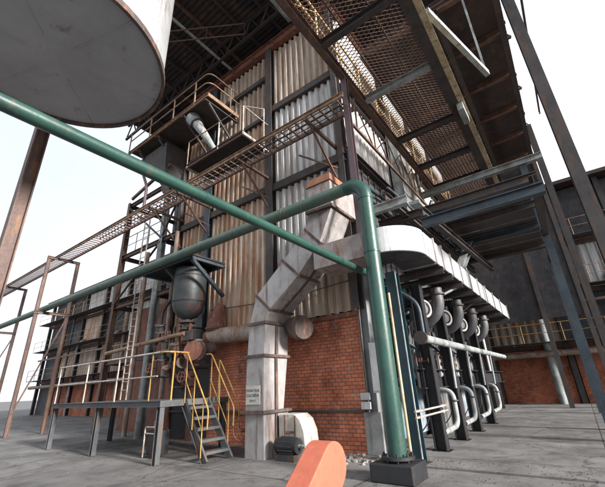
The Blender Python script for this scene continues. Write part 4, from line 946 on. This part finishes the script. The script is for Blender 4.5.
m = MB(); m.pipe([(-9.1, 5.68, 2.66), (-8.79, 5.70, 2.66), (-8.79, 6.4, 2.66)], 0.024, 0.15, 8); m.tube([(-8.79, 5.95, 1.44), (-8.79, 5.95, 2.66)], 0.024, 8); m.tube([(-9.4, 5.68, 1.44), (-9.4, 5.68, 2.66)], 0.018, 8); m.build('corner_rail', 'yellow', lp)
for x in (-15.4, -13.2, -11.2):
    m = MB(); m.tube([(x, 5.68, 1.44), (x, 5.68, 2.66)], 0.022, 8); m.build('rail_post', 'rail_pale', lp)

st = thing('metal_stairs', 'steep dark steel steps with yellow handrails leading up to the platform', 'stairs', (-8.2, 6.8, 0))
for y, s_ in ((6.36, -1), (7.16, 1)):
    m = MB(); m.channel((-8.82, y, 1.40), (-7.78, y, -0.0), 0.06, 0.2, s_, up=(0, 0, 1)); m.build('stringer', 'steel_grey', st)
for k in range(5):
    u = (k + 0.7) / 5.6; x = -8.82 + 1.04 * u; z = 1.42 - 1.42 * u
    m = MB(); m.box(x - 0.10, x + 0.14, 6.39, 7.13, z - 0.015, z + 0.015); m.box(x + 0.141, x + 0.15, 6.39, 7.13, z - 0.05, z + 0.016); m.build('tread', 'steel_grey', st)
def hrail(y, name='handrail'):
    m = MB(); m.pipe([(-9.0, y, 2.66), (-8.76, y, 2.66), (-7.72, y, 1.18), (-7.74, y, 0.75)], 0.02, 0.1, 8)
    m.tube([(-8.76, y, 1.95), (-7.93, y, 0.72)], 0.016, 8)
    m.tube([(-8.72, y, 1.35), (-8.72, y, 2.62)], 0.016, 8); m.tube([(-7.93, y, 0.12), (-7.93, y, 1.45)], 0.016, 8); m.tube([(-8.33, y, 0.72), (-8.33, y, 2.03)], 0.016, 8)
    m.build(name, 'yellow', st)
hrail(6.33); hrail(7.19)
m = MB(); m.pipe([(-8.62, 7.4, 1.4), (-8.62, 7.4, 2.5), (-7.75, 7.4, 1.25), (-7.72, 7.4, 0.6)], 0.02, 0.08, 8); m.build('outer_rail', 'yellow', st)

# cabinet with pale frame under the platform
cb_ = thing('framed_cabinet', 'dark narrow machine with pale tube frame under the platform', 'machine', (-9.9, 6.3, 0))
m = MB(); m.box(-10.2, -9.65, 6.25, 6.6, 0.08, 0.68); m.build('case', 'black', cb_, 0.02)
m = MB(); m.pipe([(-10.24, 6.2, 0.02), (-10.24, 6.2, 0.76), (-9.72, 6.2, 0.76), (-9.72, 6.2, 0.02)], 0.022, 0.06, 8); m.tube([(-10.24, 6.2, 0.6), (-9.72, 6.2, 0.6)], 0.02, 8); m.build('frame', 'rail_pale', cb_)
m = MB(); m.disc((-10.0, 6.45, 0.80), (0, 0, 1), 0.14, 0.22, 20); m.build('cap', 'rail_rust', cb_)
m = MB(); m.disc((-9.66, 6.23, 0.06), (0, 1, 0), 0.06, 0.04, 14); m.disc((-10.18, 6.23, 0.06), (0, 1, 0), 0.06, 0.04, 14); m.build('wheel', 'black', cb_)

# ladder at far left
ld = thing('caged_ladder', 'tall pale ladder climbing at the far left of the facade', 'ladder', (-14.2, 7.6, 1.4))
for x in (-14.35, -13.95):
    m = MB(); m.bar((x, 7.5, 1.46), (x, 7.5, 9.0), 0.05, 0.03, up=(0, 1, 0)); m.build('stile', 'rail_pale', ld)
for k in range(24): MB().tube([(-14.35, 7.5, 1.8 + 0.3 * k), (-13.95, 7.5, 1.8 + 0.3 * k)], 0.016, 6).build('rung', 'rail_pale', ld)

# ================================================================ LEFT OPEN STEELWORK beyond the facade
lf = thing('left_steel_frame', 'open rusty steel frame standing left of the cladding against the sky', 'steelwork', (-17.5, 9.5, 0))
for x, y, mt in ((-15.6, 9.2, 'steel_pale'), (-15.6, 13.5, 'steel_brown'), (-19.6, 9.2, 'steel_brown'), (-19.6, 13.5, 'steel_brown')):
    m = MB(); m.ibeam((x, y, 0), (x, y, 12.6), 0.26, 0.26, 0.02, up=(0, 1, 0)); m.build('column', mt, lf)
for z in (3.2, 6.1, 9.0, 12.4):
    for y in (9.2, 13.5):
        m = MB(); m.ibeam((-19.6, y, z), (-13.45, y, z), 0.16, 0.22, 0.015); m.build('beam', 'steel_brown', lf)
    for x in (-15.6, -19.6):
        m = MB(); m.ibeam((x, 9.2, z), (x, 13.5, z), 0.16, 0.22, 0.015); m.build('beam', 'steel_dark', lf)
for a, b in (((-15.6, 9.1, 9.1), (-19.6, 9.1, 12.3)), ((-13.5, 9.1, 9.1), (-15.6, 9.1, 12.3)), ((-13.5, 9.1, 12.3), (-15.6, 9.1, 9.1)), ((-19.6, 9.1, 6.2), (-15.6, 9.1, 8.9)), ((-15.6, 9.3, 3.3), (-13.5, 9.3, 6.0))):
    m = MB(); m.bar(a, b, 0.08, 0.08); m.build('brace', 'steel_dark', lf)
m = MB()
for k in range(14): m.box(-15.4 + 0.14 * k, -15.33 + 0.14 * k, 9.5, 13.3, 6.22, 6.26)
m.build('floor_strip', 'steel_dark', lf)
MB().box(-19.5, -13.5, 10.2, 10.3, 0, 6.0).build('infill_sheet', 'red_rust', lf)
MB().box(-15.45, -13.5, 10.2, 10.3, 6.05, 8.6).build('infill_sheet', 'red_rust', lf)
m = MB(); rail(m, (-19.6, 9.2, 9.12), (-15.7, 9.2, 9.12), 1.1, n=3); m.build('guard_rail', 'rail_rust', lf)
# vertical pipes there
for i, (x, y, r_, mt, lb) in enumerate(((-14.9, 8.7, 0.13, 'steel_pale', 'tall pale pipe standing left of the ladder'), (-13.0, 8.35, 0.09, 'rust_pipe', 'rusty upright pipe just left of the dark vessel'), (-16.3, 8.9, 0.1, 'rust_pipe', 'rusty upright pipe on the open frame at the left'))):
    m = MB(); m.tube([(x, y, 0), (x, y, 8.4)], r_, 14); o = m.build('upright_pipe', mt); tag(o, lb, 'pipe')

for k, (x, lb) in enumerate(((-22.5, 'nearest steel trestle carrying the green pipe past the open frame'), (-31.0, 'middle steel trestle carrying the green pipe at far left'), (-41.0, 'farthest steel trestle carrying the green pipe at far left'))):
    if k == 0:
        tr = thing('pipe_trestle', lb, 'trestle', (x, 7.2, 0), 'trestles under the green pipe')
        for y in (6.5, 8.0):
            m = MB(); m.ibeam((x, y, 0), (x, y, 9.12), 0.16, 0.16, 0.015, up=(0, 1, 0)); m.build('leg', 'steel_brown', tr)
        for z in (5.95, 9.08):
            m = MB(); m.ibeam((x, 6.4, z), (x, 8.1, z), 0.12, 0.14, 0.012); m.build('cross_beam', 'steel_brown', tr)
        m = MB(); m.bar((x + 0.02, 6.5, 1.0), (x + 0.02, 8.0, 5.8), 0.06, 0.06); m.build('brace', 'steel_brown', tr)
    else:
        c_ = copy_tree(tr); c_.location = (x, 7.2, 0); c_['label'] = lb
# ================================================================ BACKGROUND
def sheet_wall(par, x0, x1, z0, z1, y, mat, name='cladding_panel'):
    m = MB(); prof = []; a = x0; k = 0
    while a < x1: prof.append((a, 0.09 if k % 4 in (1, 2) else 0.0)); a += 0.12; k += 1
    prof.append((x1, 0)); m.loft([[(u, y - dd, z) for u, dd in prof] for z in (z0, z1)], closed=False, cap=False); m.build(name, mat, par)
def plant_block(name, label, cat, x0, x1, y0, y1, h, seed, light_x=True):
    rnd = random.Random(seed); t = thing(name, label, cat, ((x0 + x1) / 2, (y0 + y1) / 2, 0))
    MB().box(x0, x1, y0 + 0.3, y1, 0, h - 0.1).build('core_wall', 'casing', t)
    MB().box(x0 - 0.6, x1 + 0.6, y0 - 0.7, y1 + 0.5, h, h + 0.25).build('roof_slab', 'roof', t)
    nb = max(2, int((x1 - x0) / 4.2)); bw_ = (x1 - x0) / nb; lv = [0, 3.4, 6.6, 9.8, h - 0.2]
    for b in range(nb):
        xa = x0 + b * bw_; xb = xa + bw_
        for f in range(len(lv) - 1):
            q = rnd.random()
            if f == 0: 
                if q < 0.5: MB().box(xa + 0.2, xb - 0.2, y0 + 0.1, y0 + 0.28, 0, lv[1] - 0.2).build('brick_infill', 'brick_front', t)
            elif q < 0.62: sheet_wall(t, xa + 0.2, xb - 0.2, lv[f] + 0.15, lv[f + 1] - 0.15, y0 + 0.2, rnd.choice(('clad_rusty', 'clad_cream', 'clad_white')))
        m = MB(); m.ibeam((xa, y0, 0), (xa, y0, h), 0.3, 0.3, 0.03, up=(0, 1, 0)); m.build('column', 'steel_dark', t)
        if rnd.random() < 0.7:
            m = MB(); zt = rnd.choice(lv[2:4]); x = xa + rnd.uniform(0.8, bw_ - 0.8)
            m.pipe([(x, y0 - 0.5, 0), (x, y0 - 0.5, zt), (x + rnd.uniform(-1, 1), y0 - 0.5, zt + 0.6), (x, y0 + 0.4, zt + 0.8)], rnd.choice((0.1, 0.16, 0.22)), 0.4, 12); m.build('service_pipe', rnd.choice(('steel_pale', 'rust_pipe', 'steel_blue')), t)
        if rnd.random() < 0.6:
            zz = rnd.choice(lv[1:4]); m = MB(); m.bar((xa, y0 - 0.05, zz), (xb, y0 - 0.05, zz + 3.0), 0.1, 0.1); m.build('brace', 'steel_brown', t)
    m = MB(); m.ibeam((x1, y0, 0), (x1, y0, h), 0.3, 0.3, 0.03, up=(0, 1, 0)); m.build('column', 'steel_dark', t)
    for z in lv[1:4]:
        m = MB(); m.ibeam((x0, y0 - 0.05, z), (x1, y0 - 0.05, z), 0.2, 0.3, 0.02); m.build('girt', 'steel_brown', t)
        m = MB(); m.box(x0, x1, y0 - 1.3, y0 - 0.18, z + 0.16, z + 0.2); m.build('gallery_deck', 'steel_dark', t)
        m = MB(); rail(m, (x0, y0 - 1.28, z + 0.2), (x1, y0 - 1.28, z + 0.2), 1.1, n=nb * 2); m.build('gallery_rail', rnd.choice(('rail_rust', 'yellow')), t)
    m = MB(); m.tube([(x0, y0 - 0.8, 2.9), (x1, y0 - 0.8, 2.9)], 0.18, 14); m.tube([(x0, y0 - 0.5, 5.9), (x1, y0 - 0.5, 5.9)], 0.1, 12); m.build('long_pipe', 'rust_pipe', t)
    return t
plant_block('boiler_house', 'second boiler house with galleries standing beyond the far end of the first', 'boiler house', -4.6, 26.0, 28.5, 42.0, 14.0, 3)
plant_block('process_house', 'lower plant building with galleries behind the open steel frame at the left', 'plant building', -52.0, -15.0, 17.0, 30.0, 12.8, 5)
sk = thing('chimney_stack', 'tall tapering grey chimney rising behind the left plant building', 'chimney', (-44, 44, 0))
m = MB(); m.tube([(-44, 44, 0), (-44, 44, 26)], [1.6, 1.1], 32); m.build('shaft', 'tank_grey', sk)
for z in (10, 18, 25.5):
    m = MB(); m.disc((-44, 44, z), (0, 0, 1), 1.62 - z * 0.018, 0.25, 32); m.build('ring', 'flange', sk)
ws = thing('far_warehouse', 'long low grey warehouse in the distance at the right', 'warehouse', (20, 150, 0))
m = MB(); m.box(-6, 75, 150, 175, 0, 8); m.build('wall', 'far_wall', ws)
m = MB(); m.prism([(149, 8), (176, 8), (162.5, 12)], -7, 76, 'x'); m.build('roof', 'steel_pale', ws)
for k in range(9):
    MB().box(-2 + 8.5 * k, 2 + 8.5 * k, 149.8, 149.98, 0, 5).build('door', 'steel_dark', ws)
yw = thing('yard_wall', 'long low concrete boundary wall behind the yard', 'wall', (0, 85, 0))
m = MB(); m.box(-160, 120, 85, 85.3, 0, 2.4); m.build('wall_panel', 'plinth', yw)
m = MB(); m.box(-160, 120, 84.95, 85.35, 2.4, 2.5); m.build('coping', 'concrete', yw)
def tree(x, y, h, lb):
    t = thing('tree', lb, 'tree', (x, y, 0), 'trees in the distance')
    m = MB(); m.tube([(x, y, 0), (x + 0.1, y, h * 0.3), (x - 0.1, y, h * 0.6)], [0.28, 0.2, 0.08], 8)
    for k in range(5):
        a = random.uniform(0, 6.28); m.tube([(x, y, h * 0.35), (x + math.cos(a) * h * 0.2, y + math.sin(a) * h * 0.2, h * 0.7)], [0.1, 0.03], 6)
    m.build('trunk', 'bark', t)
    m = MB(); cs = [(random.gauss(0, h * .16), random.gauss(0, h * .16), h * random.uniform(.45, .9), h * random.uniform(.09, .17)) for _ in range(14)]
    for k in range(2600):
        cx, cy, cz, r_ = random.choice(cs); v = Vector((random.gauss(0, 1), random.gauss(0, 1), random.gauss(0, 1))).normalized() * r_ * random.uniform(.6, 1.05)
        c = Vector((x + cx, y + cy, cz)) + v; s_ = random.uniform(.14, .34)
        a = Vector((random.gauss(0, 1), random.gauss(0, 1), random.gauss(0, 1))).normalized() * s_; b = Vector((random.gauss(0, 1), random.gauss(0, 1), random.gauss(0, 1))).normalized() * s_
        m.add([c - a, c + b, c + a, c - b], [(0, 1, 2, 3)])
    m.build('crown', 'leaf', t)
tree(6, 98, 11, 'nearest of the distant trees over the yard wall at right'); tree(17, 104, 14, 'tallest distant tree over the yard wall at right')
tree(28, 112, 10, 'low broad distant tree right of the tallest one'); tree(0.5, 120, 10, 'small distant tree just past the end of the boiler')
tree(-75, 96, 13, 'distant tree over the yard wall at far left'); tree(-100, 100, 12, 'distant tree at the left edge beyond the wall')
